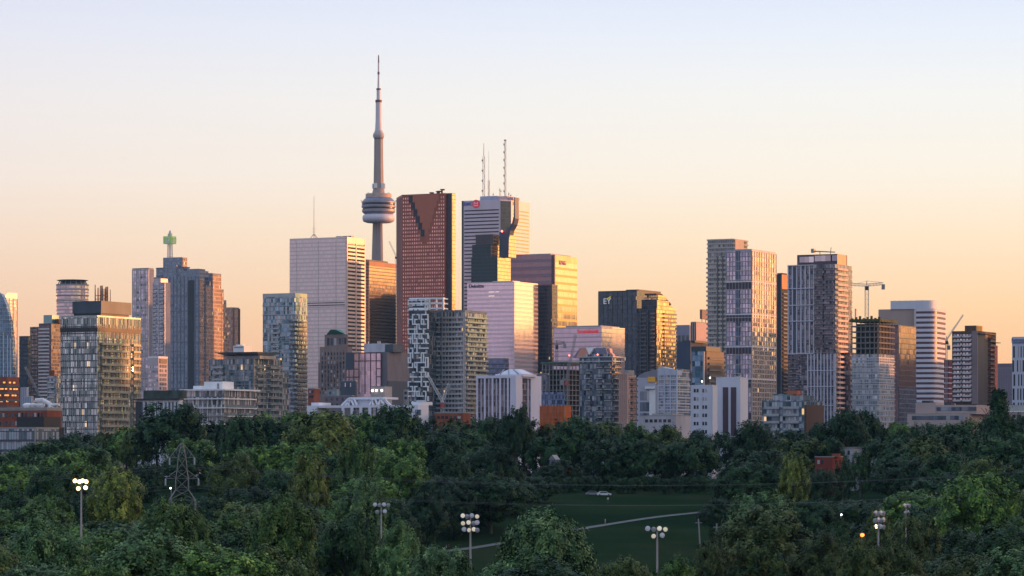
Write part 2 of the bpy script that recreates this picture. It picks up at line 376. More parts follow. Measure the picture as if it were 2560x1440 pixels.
    def finish(s):
        for name, L in s.reps.items():
            if len(L) > 100: L.sort(key=lambda q: (-round(q[0], 1), -q[2][2]))
            for a, me, loc in L[:100]: link(name, me, s.root, loc)
            if len(L) > 100:
                b = MB(); mats = []; arrs = []
                for a, me, loc in L[100:]:
                    if me.name not in [m[0] for m in arrs]: arrs.append((me.name, [tuple(v.co) for v in me.vertices], [(tuple(p.vertices), p.material_index) for p in me.polygons], list(me.materials)))
                D = {m[0]: m for m in arrs}
                for a, me, loc in L[100:]:
                    _, vs, fs, mm = D[me.name]; k = len(b.v); b.v += [(x + loc[0], y + loc[1], z + loc[2]) for x, y, z in vs]
                    ix = []
                    for m in mm:
                        if m not in mats: mats.append(m)
                        ix.append(mats.index(m))
                    for f, mi in fs: b.f.append(tuple(k + i for i in f)); b.m.append(ix[mi])
                b.obj(name, mats, s.root)['kind'] = 'stuff'

# palette
conc = plain('grey concrete', (.30, .29, .28), .85)
conc_d = plain('dark concrete', (.13, .13, .13), .85)
white = plain('white painted concrete', (.72, .72, .74), .7, var=.08)
steelp = plain('pale steel cladding', (.52, .48, .48), .45, .35, var=.08)
beige = plain('beige precast', (.46, .38, .33), .8, var=.1)
brick = plain('red brick', (.26, .085, .055), .9, var=.25)
brown = plain('brown brick', (.12, .075, .06), .85, var=.15)
dark = plain('dark cladding', (.035, .04, .05), .5, var=.2)
navy = plain('blue grey cladding', (.06, .075, .10), .6, var=.12)
copper = plain('green copper roof', (.10, .26, .22), .7)
mgrey = plain('grey metal', (.25, .26, .28), .5, .4)
mdark = plain('dark metal', (.05, .05, .055), .5, .5)
wsteel = plain('white painted steel', (.7, .68, .68), .5)
rsteel = plain('red painted steel', (.5, .07, .05), .5)
railg = plain('glass balcony rail', (.30, .38, .40), .15, .55, var=.1)
railw = plain('pale balcony rail', (.5, .52, .53), .3, .3, var=.1)
raild = plain('dark balcony rail', (.10, .10, .11), .3, .4, var=.1)
wpane = pane('dark window pane', (.05, .065, .08), .35)
ppane = pane('reflective window pane', (.55, .55, .6), .85, .1, .05, .3, .1)
bpane = pane('blue window pane', (.12, .17, .22), .55)

def offside():
    # unseen added towers, heights shaped for their shade: they cut the low sun off the streets and show up in the mirror glass
    rr = random.Random(11); Y = 1480
    g_ = glass('blocker curtain glass', (.3, .3, .34), .5, .15, 2, 3.8, .3, (.2, .18, .18), .15, jit=.05)
    i = 0
    while Y < 5600:
        L = rr.uniform(24, 38) if Y < 2200 else rr.uniform(40, 70) if Y < 2900 else rr.uniform(55, 95); H = rr.uniform(135, 190) if Y > 1e9 else float(np.interp(Y + L / 2, (1480, 1870, 1900, 1950, 2000, 2070, 2110, 2230, 2290, 2340, 2560, 2640, 2690, 2780, 2850, 3385, 3500, 3840, 3920, 4200, 4600, 4900, 5600), (118, 120, 86, 86, 84, 66, 100, 125, 116, 112, 118, 125, 95, 110, 120, 146, 148, 178, 180, 200, 285, 300, 285))) + rr.uniform(-8, 8); x = .1515 * Y + 235 + rr.uniform(0, 60); b0 = gz(Y) - 2
        r = thing('office_tower', 'unseen tower added beyond the right edge of the view to block the low sun', 'tower', (x, Y, b0), 0, 'added sun blocking towers outside the view')
        m = MB(); m.box(0, 45, 0, L, 0, H); m.obj('wall', g_, r); m = MB(); m.box(10, 32, 10, L - 12, H, H + rr.uniform(4, 12)); m.obj('roof_box', dark, r)
        Y += L + rr.choice((2, 4, 8, 14)); i += 1
def build_city():
    # ---- far left
    b = Bd('glass_tower', 'slim pale tower with a pink side and roof fin, behind the curved blue sail tower', 'tower', -30, 13, 43, 745, 3700, 960)
    b.core(glass('pale pink curtain wall', (.75, .7, .72), .7, .15, 1.6, 3.6, .3, (.5, .45, .45), .08, jit=.03))
    b.poly('roof_fin', 's', [(13, 745), (43, 745), (43, 731), (20, 731), (13, 738)], .5, plain('pale glass fin', (.6, .62, .65), .2, .5))
    b.piers('s', beige, 4, 1.2, .4, 745, 960)
    b = Bd('curved_tower', 'blue glass tower curving inward like a sail, at the left edge', 'tower', -60, -8, 33, 735, 2900, 965)
    sg = glass('blue sail glass', (.12, .22, .30), .75, .1, 2.4, 3.4, .08, (.35, .42, .48), .08, jit=.03)
    pts = [(-60, 965), (33, 965), (33, 930), (33, 900), (32, 870), (29, 835), (24, 800), (17, 768), (10, 748), (4, 737), (-6, 731), (-60, 731)]
    b.poly('wall', 'f', pts, 4, sg)
    for i, x in enumerate((-16, -4, 8, 18, 26)):
        b.poly('mullion_rib', 'f', [(x, 965), (x + 1.1, 965), (x + 1.1, 815 + i * 8), (x, 815 + i * 8)], .6, white, -.5)
    for yy, xx in ((770, 17), (800, 23), (835, 28), (870, 31)): b.poly('floor_band', 'f', [(-60, yy), (xx, yy), (xx, yy + 1.5), (-60, yy + 1.5)], .5, mgrey, -.45)
    b = Bd('office_block', 'low brown building with glowing orange window rows, below the curved blue sail', 'building', -40, 18, 48, 942, 2000, 1030)
    b.core(brick); b.slabs(conc_d, 4.2, 1.2, .3, 950, 1030)
    lw = emis('glowing window', (1, .42, .1), 1.0)
    for z, n in ((958, 6), (974, 9), (990, 8), (1005, 5)):
        for i in range(n):
            xx = -30 + (i + rnd.random() * .6) * 78 / n
            f = 'f' if xx < 18 else 's'; a = b.fx(xx) if f == 'f' else b.sy(min(xx, 47))
            b.rep('window', boxmesh(1.4 + rnd.random(), .2, .9, (lw,)) if f == 'f' else boxmesh(.2, 2, .9, (lw,)), (a, 0, b.z(z)) if f == 'f' else (0, a, b.z(z)), 1)
    b = Bd('office_tower', 'black tower with a golden upper right corner, behind the leaning crane', 'tower', 76, 93, 104, 817, 3350, 1000)
    b.core(glass('black gold curtain wall', (.5, .42, .36), .8, .1, 1.5, 3.7, .25, (.05, .03, .03), .1, jit=.05))
    b.slabs(dark, 3.7, 1.2, .2, 900, 1000); b.piers('f', mdark, 6, .5, .3, 817, 1000)
    b = Bd('office_tower', 'plain dark slab tower one step lower than the gold cornered tower it stands against', 'tower', 48, 70, 78, 843, 3200, 1000)
    b.core(glass('near black curtain wall', (.05, .08, .11), .5, .15, 1.6, 3.7, .3, (.03, .035, .045), .1, jit=.05)); b.slabs(dark, 3.7, .5, .25, 850, 1000); b.parapet(mdark)
    b = Bd('balcony_tower', 'dark tower with white balcony edges and teal roof box, beside the disc topped tower', 'tower', 97, 128, 157, 808, 3000, 1010)
    b.core(glass('dark brown glass', (.16, .14, .16), .6, .12, 1.5, 3.1, .2, (.06, .05, .05), .1, jit=.06))
    b.balc('f', white, railw, 3.1, 1.4, b.fx(98), b.fx(124), 815, 1010); b.box('stair_tower', b.fx(128), 4, 6, b.d - 2, b.h, b.z(797), brown)
    b.box('roof_box', b.fx(104), b.fx(125), 3, 14, b.h, b.z(787), plain('teal glass box', (.25, .4, .42), .2, .5))
    # disc tower (round)
    D = 3600; cx = PX(175, D); k = D / F; bz = gz(D) - 3
    r = thing('round_tower', 'round pale pink tower capped by a thin flat disc, left of the crowded antenna roof', 'tower', (cx, D + 20, bz))
    g1_ = glass('pink round curtain wall', (.72, .6, .6), .75, .15, 2.0, 3.8, .35, (.5, .4, .4), .06, jit=.02)
    z = lambda py: PZ(py, D) - bz
    m = MB(); m.lathe([(40 * k, 0), (40 * k, z(738))], 48); m.obj('wall', g1_, r, smooth=False)
    m = MB(); m.lathe([(40.5 * k, z(738)), (40.5 * k, z(711))], 48); m.obj('crown', g1_, r)
    for py in (711, 724, 738, 752):
        m = MB(); m.lathe([(41.3 * k, z(py)), (41.3 * k, z(py - 2))], 48); m.obj('floor_band', conc, r)
    m = MB(); m.lathe([(30 * k, z(711)), (30 * k, z(700))], 32); m.obj('neck', dark, r)
    m = MB(); m.lathe([(34 * k, z(700.5)), (40 * k, z(698.5)), (34 * k, z(697.5))], 48); m.obj('roof_disc', mdark, r)
    for i in range(16):
        a = i * math.pi / 8; m = MB(); m.bar((38 * k * math.cos(a), 38 * k * math.sin(a), z(711)), (32 * k * math.cos(a), 32 * k * math.sin(a), z(700)), .5); m.obj('strut', mgrey, r)
    # ---- big glass residential block
    b = Bd('apartment_tower', 'broad near glass apartment block with dark roof box and wraparound balconies', 'tower', 152, 243, 352, 792, 1700, 1085)
    gg = glass('mirrored apartment glass', (.50, .58, .60), .72, .10, .95, 3.05, .05, (.06, .07, .08), .10, (.25, .27, .27), jit=.16, vari=.6, lit=.01, curt=.25, curtc=(.36, .38, .37))
    b.core(gg); fh = 3.05 * 1.13; b.box('side_glass', 0, .1, .1, b.d, 0, b.h - .1, glass('olive side glass', (.16, .25, .27), .6, .10, .95, 3.45, .05, (.05, .05, .05), .12, (.22, .23, .20), jit=.2, vari=.7, curt=.4, curtc=(.20, .21, .18)))
    b.slabs(dark, fh, .55, .12, 800, 1085); b.slabs(mdark, 300, 2.2, .3, 829, 840, name='plant_floor', first=0)
    b.balc('s', conc, plain('green glass rail', (.21, .23, .19), .35, .12), fh, 1.5, b.sy(250), b.sy(318), 845, 1085)
    b.balc('s', conc, MC['green glass rail'], fh, 1.2, b.sy(330), b.sy(348), 845, 1085)
    b.piers('f', plain('pale mullion', (.4, .42, .42), .4, .3), 19, .16, .22, 795, 1085, 'mullion'); b.piers('s', MC['pale mullion'], 12, .18, .25, 795, 1085, 'mullion', ends=False)
    cr = b.box('roof_box', b.fx(181, 8), -3, 8, b.d - 4, b.h + 2.2, b.z(750), plain('blue black louvre', (.055, .075, .10), .5, .2), None)
    b.box('roof_deck', b.fx(184, 9), -4, 9, b.d - 5, b.h, b.h + 2.3, mdark); b.parapet(MC['pale mullion'], .4, .8)
    for i in range(13):
        m = MB(); x = b.fx(238 + i * 2.2, 12); y = 12 + (i % 3) * 2.5; m.bar((x, y, b.z(750)), (x, y, b.z(708 + (i * 7) % 13)), .3, .22, 6); m.obj('antenna', mgrey if i % 2 else mdark, b.root)
    for zz_ in (736, 745):
        m = MB(); m.box(b.fx(237, 12), b.fx(268, 12), 13, 13.3, b.z(zz_), b.z(zz_) + .35); m.obj('antenna_brace', mgrey, b.root)
    # pale white-gridded tower left of the cube mast
    b = Bd('apartment_tower', 'pale lilac gridded tower touching the grey stepped tower with the green cube', 'tower', 331, 372, 384, 673, 2950, 975)
    pg = glass('lilac grid glass', (.62, .6, .68), .7, .12, 2.3, 3.3, .16, (.34, .33, .37), .14, jit=.04, vari=.35, curt=.1)
    b.core(pg); b.slabs(steelp, 6.6, .6, .3, 680, 975); b.piers('f', steelp, 5, .5, .4, 673, 975); b.parapet(conc); b.box('side_wall', 0, .4, .2, b.d, 0, b.h, plain('blue grey side wall', (.17, .19, .26), .7))
    b.wins('f', bpane, 3, 2.2, 2.0, 6.6, b.fx(340), b.fx(366), 690, 790, .1)
    b = Bd('apartment_tower', 'bluish narrow tower with stacks of small balconies in front of the grey stepped tower', 'tower', 383, 412, 425, 706, 2900, 975)
    b.core(glass('blue lilac glass', (.45, .48, .58), .7, .12, 1.8, 3.3, .22, (.3, .3, .35), .14, jit=.06, curt=.12))
    b.balc('f', white, railg, 3.3, 1.3, b.fx(384), b.fx(391), 712, 970); b.balc('f', white, railg, 3.3, 1.3, b.fx(400), b.fx(409), 712, 970)
    b.box('side_wall', 0, .4, .2, b.d, 0, b.h, MC['blue grey side wall']); b.box('roof_box', b.fx(386, 3), b.fx(402, 3), 3, 14, b.h, b.z(695), steelp); b.piers('f', steelp, 3, .7, .5, 706, 975)
    # the grey stepped tower with the mast
    b = Bd('stepped_tower', 'tall blue grey stepped granite tower whose right corners glow orange, carrying the green cube mast', 'tower', 385, 499, 511, 690, 3400, 975)
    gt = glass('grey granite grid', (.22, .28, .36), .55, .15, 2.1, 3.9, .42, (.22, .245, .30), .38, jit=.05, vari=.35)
    gd = glass('sunlit granite grid', (.66, .56, .46), .75, .12, 2.1, 3.9, .35, (.36, .24, .2), .35, jit=.12, vari=.5)  # same granite grid with the sunset gold put into its tint
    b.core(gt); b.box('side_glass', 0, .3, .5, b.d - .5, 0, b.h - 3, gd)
    b.box('shaft_wall', b.fx(385), b.fx(462), 4, b.d, b.h, b.z(668), gt)
    b.box('shaft_wall', b.fx(397), b.fx(445), 8, b.d + 8, b.z(668), b.z(640), gt); b.box('side_glass', b.fx(445), b.fx(445) + .3, 8.5, b.d + 7.5, b.z(666), b.z(642), gd)
    b.box('shaft_wall', b.fx(448), -1.5, 2, b.d + 10, b.h, b.z(676), gt); b.box('shaft_wall', b.fx(453), -4, 4, b.d + 8, b.z(676), b.z(671), gt)
    b.box('shaft_wall', b.fx(404), b.fx(437), 3, 8, b.h, b.z(660), gt)
    y0 = b.d
    for x1, ya, yb_, t0 in ((b.fx(515, y0), y0, y0 + 9, 712), (b.fx(525, y0 + 9), y0 + 9, y0 + 19, 774)):
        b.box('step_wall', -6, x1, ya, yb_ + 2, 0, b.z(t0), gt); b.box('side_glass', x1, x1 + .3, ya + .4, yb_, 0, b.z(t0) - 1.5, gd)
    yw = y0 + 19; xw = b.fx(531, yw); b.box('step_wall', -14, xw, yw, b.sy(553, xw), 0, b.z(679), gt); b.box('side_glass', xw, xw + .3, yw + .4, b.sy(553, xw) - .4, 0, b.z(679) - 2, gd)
    b.box('step_wall', -14, b.fx(524, yw - 3), yw - 3, yw, 0, b.z(700), gt)
    for k_, (px, t0) in enumerate(((559, 718), (566, 745), (573, 775))):
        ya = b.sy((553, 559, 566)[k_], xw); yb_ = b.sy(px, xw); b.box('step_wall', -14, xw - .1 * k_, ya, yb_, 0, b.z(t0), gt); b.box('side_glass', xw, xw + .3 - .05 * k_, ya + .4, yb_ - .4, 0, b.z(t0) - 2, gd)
    b.piers('f', plain('grey granite', (.16, .18, .23), .7), 13, .9, .35, 690, 975, a0=b.fx(388), a1=b.fx(497)); b.slabs(MC['grey granite'], 15.6, .8, .3, 700, 975)
    b.piers('f', dark, 1, 7, .5, 700, 975, 'recess_strip', b.fx(478), b.fx(480)); b.piers('f', dark, 2, 2.2, .5, 690, 975, 'recess_strip', b.fx(438), b.fx(448), off=2)
    b.slabs(MC['grey granite'], 7.8, 1, .3, 668, 700, 'cornice', b.fx(385), b.fx(462), 4, b.d, 0)
    # mast
    kx = b.D / F; mx, my = b.fx(425, 24), 24
    m = MB()
    for a in (-1, 1):
        for c in (-1, 1): m.bar((mx + 2 * a, my + 2 * c, b.z(640)), (mx + 1.6 * a, my + 1.6 * c, b.z(602)), .35)
    for i in range(7):
        z0 = b.z(640 - i * 5.4); z1 = b.z(640 - (i + 1) * 5.4)
        for (ax, ay), (bx, by) in (((-1, -1), (1, -1)), ((1, -1), (1, 1)), ((1, 1), (-1, 1)), ((-1, 1), (-1, -1))):
            m.bar((mx + 1.9 * ax, my + 1.9 * ay, z0), (mx + 1.8 * bx, my + 1.8 * by, z1), .18); m.bar((mx + 1.9 * ax, my + 1.9 * ay, z0), (mx + 1.9 * bx, my + 1.9 * by, z0), .18)
    m.obj('mast', plain('white red lattice', (.62, .55, .56), .5), b.root)
    green = plain('green sign cube', (.26, .46, .08), .4, var=.05, emit=.3); wpan = plain('pale logo panel', (.8, .8, .78), .4, var=.03)
    q = b.box('logo_cube', mx - 5.2, mx + 4.6, my - 4.6, my + 4.6, b.z(603), b.z(584), green)
    b.box('logo_panel', mx - 3.6, mx + 3.2, my - 4.75, my - 4.6, b.z(601), b.z(586), wpan); textmesh('TD', 4.8, green, q, (mx - .3, my - 4.9, b.z(599)), (R(90), 0, 0), 'logo_letters'); b.box('logo_panel', mx + 4.6, mx + 4.75, my - 3.4, my + 3.4, b.z(601), b.z(586), wpan); textmesh('TD', 4.8, green, q, (mx + 4.9, my, b.z(599)), (R(90), 0, R(90)), 'logo_letters')
    m = MB(); m.lathe([(2.3, b.z(584)), (2.2, b.z(577)), (1.2, b.z(576)), (1, b.z(571)), (.3, b.z(568))], 12, mx, my); m.obj('mast_tip', steelp, b.root)
    b = Bd('office_tower', 'narrow reddish brown slab with thin vertical ribs right of the glowing stepped corners', 'tower', 556, 584, 598, 771, 3600, 905)
    b.core(glass('copper ribbed glass', (.6, .42, .32), .7, .15, 2.4, 3.9, .2, (.3, .17, .13), .3, jit=.05)); b.piers('f', plain('pink granite', (.42, .27, .22), .6), 5, .9, .5, 771, 905); b.piers('s', brown, 2, 3, .4, 771, 905); b.parapet(MC['pink granite'])
    b = Bd('office_block', 'small pale office block with a dark roof corner, below the lilac gridded tower', 'building', 370, 396, 419, 895, 2300, 985)
    b.core(plain('pinkish precast', (.5, .43, .45), .8, var=.06)); b.wins('s', wpane, 4, 1.3, 1.9, 3.0, 1, b.d - 1, 912, 985); b.wins('f', ppane, 7, .9, 1.5, 3.0, -b.w + .5, -.5, 915, 985)
    b.box('roof_corner', .1, .5, 1.5, b.d - 1.5, b.z(908), b.z(897), dark); b.parapet(white)
    b = Bd('white_tower', 'thin white slab roof just peeping above the flared roof terrace building', 'building', 583, 610, 629, 864, 3300, 890); b.core(white); b.plant(white, 590, 606, 861); b.bands('f', mgrey, 40, 1, .2, -b.w + 1, -1, 869, 880, first=0)
    # ---- flared roof condo
    b = Bd('apartment_block', 'dark teal glass apartment block under a pale flared roof canopy', 'building', 523, 634, 705, 897, 2000, 1060)
    tg = glass('teal apartment glass', (.16, .25, .30), .65, .1, 1.4, 3.3, .1, (.12, .14, .16), .1, jit=.1, vari=.5, lit=.012, curt=.15)
    b.core(tg); b.slabs(conc, 3.6, .35, .2, 900, 1060)
    b.balc('f', conc, railg, 3.6, 1.4, b.fx(533), b.fx(560), 905, 1060); b.balc('s', conc, railg, 3.6, 1.4, b.sy(640), b.sy(660), 905, 1060); b.balc('s', conc, railg, 3.6, 1.6, b.sy(672), b.sy(700), 905, 1060)
    b.piers('f', mgrey, 6, .3, .3, 897, 1060, 'mullion'); b.piers('s', conc, 4, .6, .4, 897, 1060)
    z0, z1 = b.z(893), b.z(881)
    m = MB(); x0, x1 = b.fx(563), b.fx(634); m.prism([(x0, 2), (x1 + 3, 2), (x1 + 3, b.d - 12), (x0, b.d - 12)], b.h, b.z(889)); m.obj('penthouse', mgrey, b.root)
    rc = plain('pale roof canopy', (.5, .53, .56), .5, .2, var=.05)
    for a0, a1 in ((540, 590), (592, 650)):
        x0, x1 = b.fx(a0), b.fx(a1); q0, q1 = x0 + (x1 - x0) * .35, x0 + (x1 - x0) * .75
        m = MB(); m.prism([(q0, 5), (q1, 5), (q1, b.d - 14), (q0, b.d - 14)], b.z(889), b.z(880), top=[(x0, -3), (x1, -3), (x1, b.d - 6), (x0, b.d - 6)]); m.obj('roof_canopy', rc, b.root)
    b = Bd('apartment_block', 'grey green balcony wing stepping down right of the flared roof block', 'building', 690, 706, 722, 930, 2050, 1055)
    b.core(tg); b.slabs(conc, 3.3, .35, .25, 930, 1055); b.balc('f', conc, railg, 3.3, 1.2, -b.w + 1, -1, 930, 1055)
    # ---- white low building
    b = Bd('apartment_block', 'long low white framed apartment building with a projecting flat roof slab, behind the trees', 'building', 455, 560, 636, 976, 1350, 1090)
    lg = glass('lowrise glass', (.34, .38, .42), .55, .1, .9, 3.2, .06, (.06, .06, .07), .14, jit=.1, vari=.5, curt=.3, curtc=(.55, .52, .5), lit=.01)
    b.core(lg); m = MB(); m.box(-b.w - .3, 1, -1.2, b.d + 3, b.h, b.h + .6); m.obj('roof_slab', white, b.root); b.piers('f', white, 1, .7, .7, 975, 1000, 'end_wall', -b.w, -b.w)
    for yy in (998, 1021, 1041, 1062):
        m = MB(); z = b.z(yy); m.box(-b.w - .2, .6, -1.3, b.d + 1, z, z + .45); m.obj('balcony_slab', white if yy != 1041 else conc, b.root)
    b.balc('s', white, railg, 3.3, 1.3, 1, b.d - 1, 1000, 1085); b.piers('f', white, 9, .3, .15, 1002, 1090, ends=False); b.piers('s', brown, 6, .25, .15, 978, 998, 'column')
    b.plant(white, 510, 556, 953, .5); b.box('rooftop_room', b.fx(483, 5), b.fx(511, 5), 5, 14, b.h, b.z(963), white); b.box('roof_door', b.fx(543, 4), b.fx(548, 4), 3.85, 4.05, b.h, b.z(958), mgrey)
    b = Bd('apartment_block', 'white building wing of tall narrow windows with a black set back roof storey', 'building', 340, 450, 458, 999, 1330, 1070)
    b.core(plain('white brick', (.55, .56, .62), .8, var=.05)); b.wins('f', bpane, 11, .9, 5.6, 6.6, -b.w + 2.5, -1, 1005, 1070)
    b.box('roof_slab', -b.w - .6, .3, -1, b.d, b.h, b.h + .5, mdark); b.box('set_back_storey', -b.w + 2, 0, 5, b.d, b.h + .5, b.z(975), plain('dark green screen', (.07, .09, .085), .7, var=.4, scale=.5))
    b.piers('f', white, 12, .35, .3, 1001, 1070, a0=-b.w + .2, a1=-.3); b.piers('f', dark, 1, 2.6, .4, 1003, 1070, 'stair_recess', -b.w + 1.4, -b.w + 1.4)
    # ---- bottom left cluster
    b = Bd('brick_building', 'low red brick building with white roof vents, left edge above the trees', 'building', -60, 118, 155, 1026, 1450, 1075)
    b.core(brick); b.wins('f', wpane, 14, 1, 1.8, 3.6, -b.w + 12, -2, 1032, 1075); b.parapet(conc); b.box('attic', -b.w + 8, -2, 4, b.d, b.h, b.z(1018), plain('pale metal attic', (.42, .42, .47), .6)); b.wins('f', wpane, 5, 1.2, 1.6, 9, -22, -3, 1019, 1026, .1, 3.9)
    for i, px in enumerate((66, 72, 84, 96, 104)):
        m = MB(); x = b.fx(px, 8); m.lathe([(.9, b.z(1018)), (1.6, b.z(1012)), (1.5, b.z(1009)), (.3, b.z(1006))], 12, x, 8); m.obj('roof_vent', wsteel, b.root)
    m = MB(); x = b.fx(128, 8); m.bar((b.fx(90, 8), 8, b.z(1000)), (b.fx(108, 8), 8, b.z(999)), 1.0, 1.0, 8); m.bar((b.fx(108, 8), 8, b.z(1000)), (b.fx(124, 8), 8, b.z(1008)), .9, .9, 8); m.bar((b.fx(124, 8), 8, b.z(1008)), (b.fx(127, 8), 8, b.z(1018)), .9, .9, 8); m.bar((b.fx(124, 8), 8, b.z(1011)), (b.fx(148, 8), 8, b.z(1011)), .6, .6, 8); m.obj('roof_duct', wsteel, b.root)
    b = Bd('office_block', 'black windowless box building in front of the red brick building', 'building', 42, 110, 152, 1045, 1300, 1085); b.core(plain('black slate cladding', (.02, .024, .03), .5, var=.15)); b.parapet(mdark, .4, .5); b.wins('s', wpane, 3, 2, 2, 4, 2, b.d - 2, 1070, 1085)
    b = Bd('apartment_block', 'low glazed terrace block with pale curtains at the far lower left', 'building', -60, 91, 97, 1072, 1200, 1130, d=14); b.core(glass('curtained glass', (.3, .36, .42), .5, .1, 1.1, 3.3, .12, (.05, .07, .1), .15, jit=.06, curt=.45, curtc=(.42, .46, .52))); b.slabs(navy, 3.6, .7, .3, 1078, 1130); b.parapet(conc, .4, .6); b.piers('f', conc, 1, .5, .5, 1070, 1130, 'end_wall', -.3, -.3)
    b = Bd('brick_building', 'dark brick terrace half hidden by trees, right of the curtained terrace block', 'building', 92, 140, 160, 1071, 1240, 1100); b.core(plain('dark brick', (.05, .05, .055), .85, var=.2)); b.wins('f', wpane, 4, 1.2, 1.6, 3.5, -b.w + 1, -1, 1076, 1100); b.parapet(mdark, .4, .5)
    b = Bd('apartment_block', 'small pale balcony building wedged between the dark towers and the broad glass block', 'building', 118, 140, 152, 940, 2200, 1040); b.core(glass('grey small glass', (.3, .34, .38), .5, .12, 1.5, 3.2, .2, (.2, .22, .24), .15, jit=.08, curt=.2)); b.balc('f', white, railg, 3.2, 1.2, -b.w + 1, -1, 945, 1040); b.plant(brick, 124, 136, 925)
    for i, (x0, x1, yy) in enumerate(((52, 72, 970), (62, 84, 992))):
        b = Bd('rooftop_hut', ['upper', 'lower'][i] + ' pale blue boxy plant room beside the leaning crane', 'building', x0, x1 - 5, x1, yy, 2150 - i * 60, 1020); b.core(plain('pale blue panels', (.26, .34, .48), .6)); b.parapet(steelp, .3, .4, 'roof_edge'); b.piers('f', steelp, 4, .3, .2, yy, 1020)
    # ---- stepped blue slab
    b = Bd('apartment_tower', 'blue glass apartment slab with pale crown, left of the broad pink steel tower', 'tower', 657, 738, 768, 741, 2450, 1050)
    bg_ = glass('blue slab glass', (.24, .36, .44), .68, .1, 1.5, 3.1, .12, (.22, .27, .3), .1, jit=.09, vari=.5, curt=.12, lit=.004)
    b.core(bg_); b.slabs(plain('pale blue slab edge', (.36, .42, .46), .6), 3.3, .3, .15, 800, 1050); b.slabs(MC['pale blue slab edge'], 6.6, .5, .4, 741, 800, 'crown_band')
    b.balc('f', conc, railg, 3.3, 1.6, b.fx(680), b.fx(700), 800, 1050); b.balc('s', conc_d, raild, 3.3, 1.8, b.sy(739), b.sy(764), 795, 1050); b.balc('f', conc_d, raild, 3.3, 1.6, b.fx(727), b.fx(737), 795, 1050)
    b.parapet(railg, .3, 2.5, 'roof_screen'); b.plant(conc, 690, 720, 734, .5)
    b.box('left_step', b.fx(653), -b.w, 6, b.d - 4, 0, b.z(820), bg_)
    # ---- broad pink office tower (banded side)
    b = Bd('office_tower', 'broad pale pink steel tower with striped orange side and thin roof mast', 'tower', 724, 866, 912, 592, 3600, 990)
    b.core(glass('brushed steel facade', (.90, .72, .68), .4, .3, 1.35, 4.17, .34, (.72, .58, .55), .12, (.78, .64, .61), jit=.02, vari=.12, ms=.3))
    sb = plain('stainless spandrel', (.60, .52, .5), .42, .35, var=.05)
    zt = b.z(607)
    b.box('side_glass', .02, .35, 1.0, b.d - 1, 0, zt - 1, glass('dark office glazing', (.06, .06, .07), .3, .1, 1.4, 4.17, .1, (.03, .03, .03), .1, jit=.03))
    for nm, a0, a1 in (('spandrel', 2.0, b.sy(887)), ('spandrel', b.sy(889), b.d - .5)): b.bands('s', sb, 4.17, 2.1, .6, a0, a1, 607, 985, nm, .35)
    b.piers('s', sb, 3, 1.5, .8, 592, 990, a0=.75, a1=b.d - .75); b.box('top_band', .0, .7, 0, b.d, zt, b.h, sb)
    for px in (742, 796, 840): b.piers('f', plain('faint seam', (.5, .43, .43), .5, .3), 1, .5, .2, 600, 990, 'seam', b.fx(px), b.fx(px))
    b.slabs(MC['stainless spandrel'], 78, 1.2, .15, 768, 790, 'plant_floor', first=0); b.box('plant_floor', -b.w + 1, -2, -.2, .1, b.z(757), b.z(755), mdark); b.box('plant_floor', -b.w + 1, -2, -.2, .1, b.z(763), b.z(761), mdark)
    for x0, x1 in ((840, 852), (856, 870), (872, 878)): b.box('rooftop_unit', b.fx(x0, 10), b.fx(x1, 10), 10, 16, b.h, b.z(588), mgrey)
    m = MB(); x, y = b.fx(785, 12), 12
    m.bar((x, y, b.z(590)), (x, y, b.z(483)), .42, .16, 6); m.bar((x - 6, y, b.z(594)), (x, y, b.z(580)), .35); m.bar((x + 6, y, b.z(594)), (x, y, b.z(580)), .35); m.bar((x, y + 6, b.z(594)), (x, y, b.z(580)), .35)
    for q in (567, 575, 582): m.bar((x - 2.5, y, b.z(q)), (x + 2.5, y, b.z(q)), .2)
    m.obj('mast', mgrey, b.root)
    # ---- black tower with orange face
    b = Bd('office_tower', 'black tower with an orange mirrored side, wedged beside the red granite tower', 'tower', 908, 922, 990, 653, 3950, 880)
    b.core(glass('black bronze glass', (.60, .38, .27), .85, .1, 1.5, 3.9, .22, (.012, .012, .014), .08, jit=.015, vari=.12))
    b.bands('s', plain('black steel', (.012, .012, .014), .4), 3.9, .8, .35, .2, b.d, 653, 880, 'spandrel'); b.piers('f', MC['black steel'], 5, .6, .5, 650, 880); b.box('top_band', .0, .6, 0, b.d, b.z(664), b.h, plain('rust louvre', (.3, .09, .04), .5)); b.plant(mdark, 910, 920, 648, .8)
    r = thing('office_tower', 'unseen black block added behind the red granite tower to darken a mirrored side', 'tower', (-95, 3975, gz(4000) - 2)); m = MB(); m.box(-23, 23, 0, 140, 0, 216); m.obj('wall', MC['black steel'], r); m = MB(); m.box(-15, 15, 20, 110, 216, 222); m.obj('roof_box', MC['black steel'], r)  # added unseen block; its reflection darkens the orange mirrored side
    # ---- stone tower with copper roof
    b = Bd('stone_tower', 'old brown stone setback tower with a small green copper pyramid roof', 'tower', 787, 858, 876, 975, 3250, 985)
    st = plain('brown limestone', (.25, .18, .165), .85, var=.12)
    b.core(st); b.box('shaft_wall', b.fx(790), b.fx(856), 4, b.d - 2, b.h, b.z(905), st); b.box('shaft_wall', b.fx(794), b.fx(863), 4, b.d, b.h, b.z(866), st); b.box('crown_wall', b.fx(801), b.fx(857), 8, b.d - 4, b.z(866), b.z(835), st)
    x0, x1 = b.fx(804), b.fx(852); m = MB(); m.prism([(x0, 9), (x1, 9), (x1, b.d - 5), (x0, b.d - 5)], b.z(835), b.z(823), top=[(x0 + 8, 15), (x1 - 8, 15), (x1 - 8, b.d - 11), (x0 + 8, b.d - 11)]); m.obj('roof', copper, b.root)
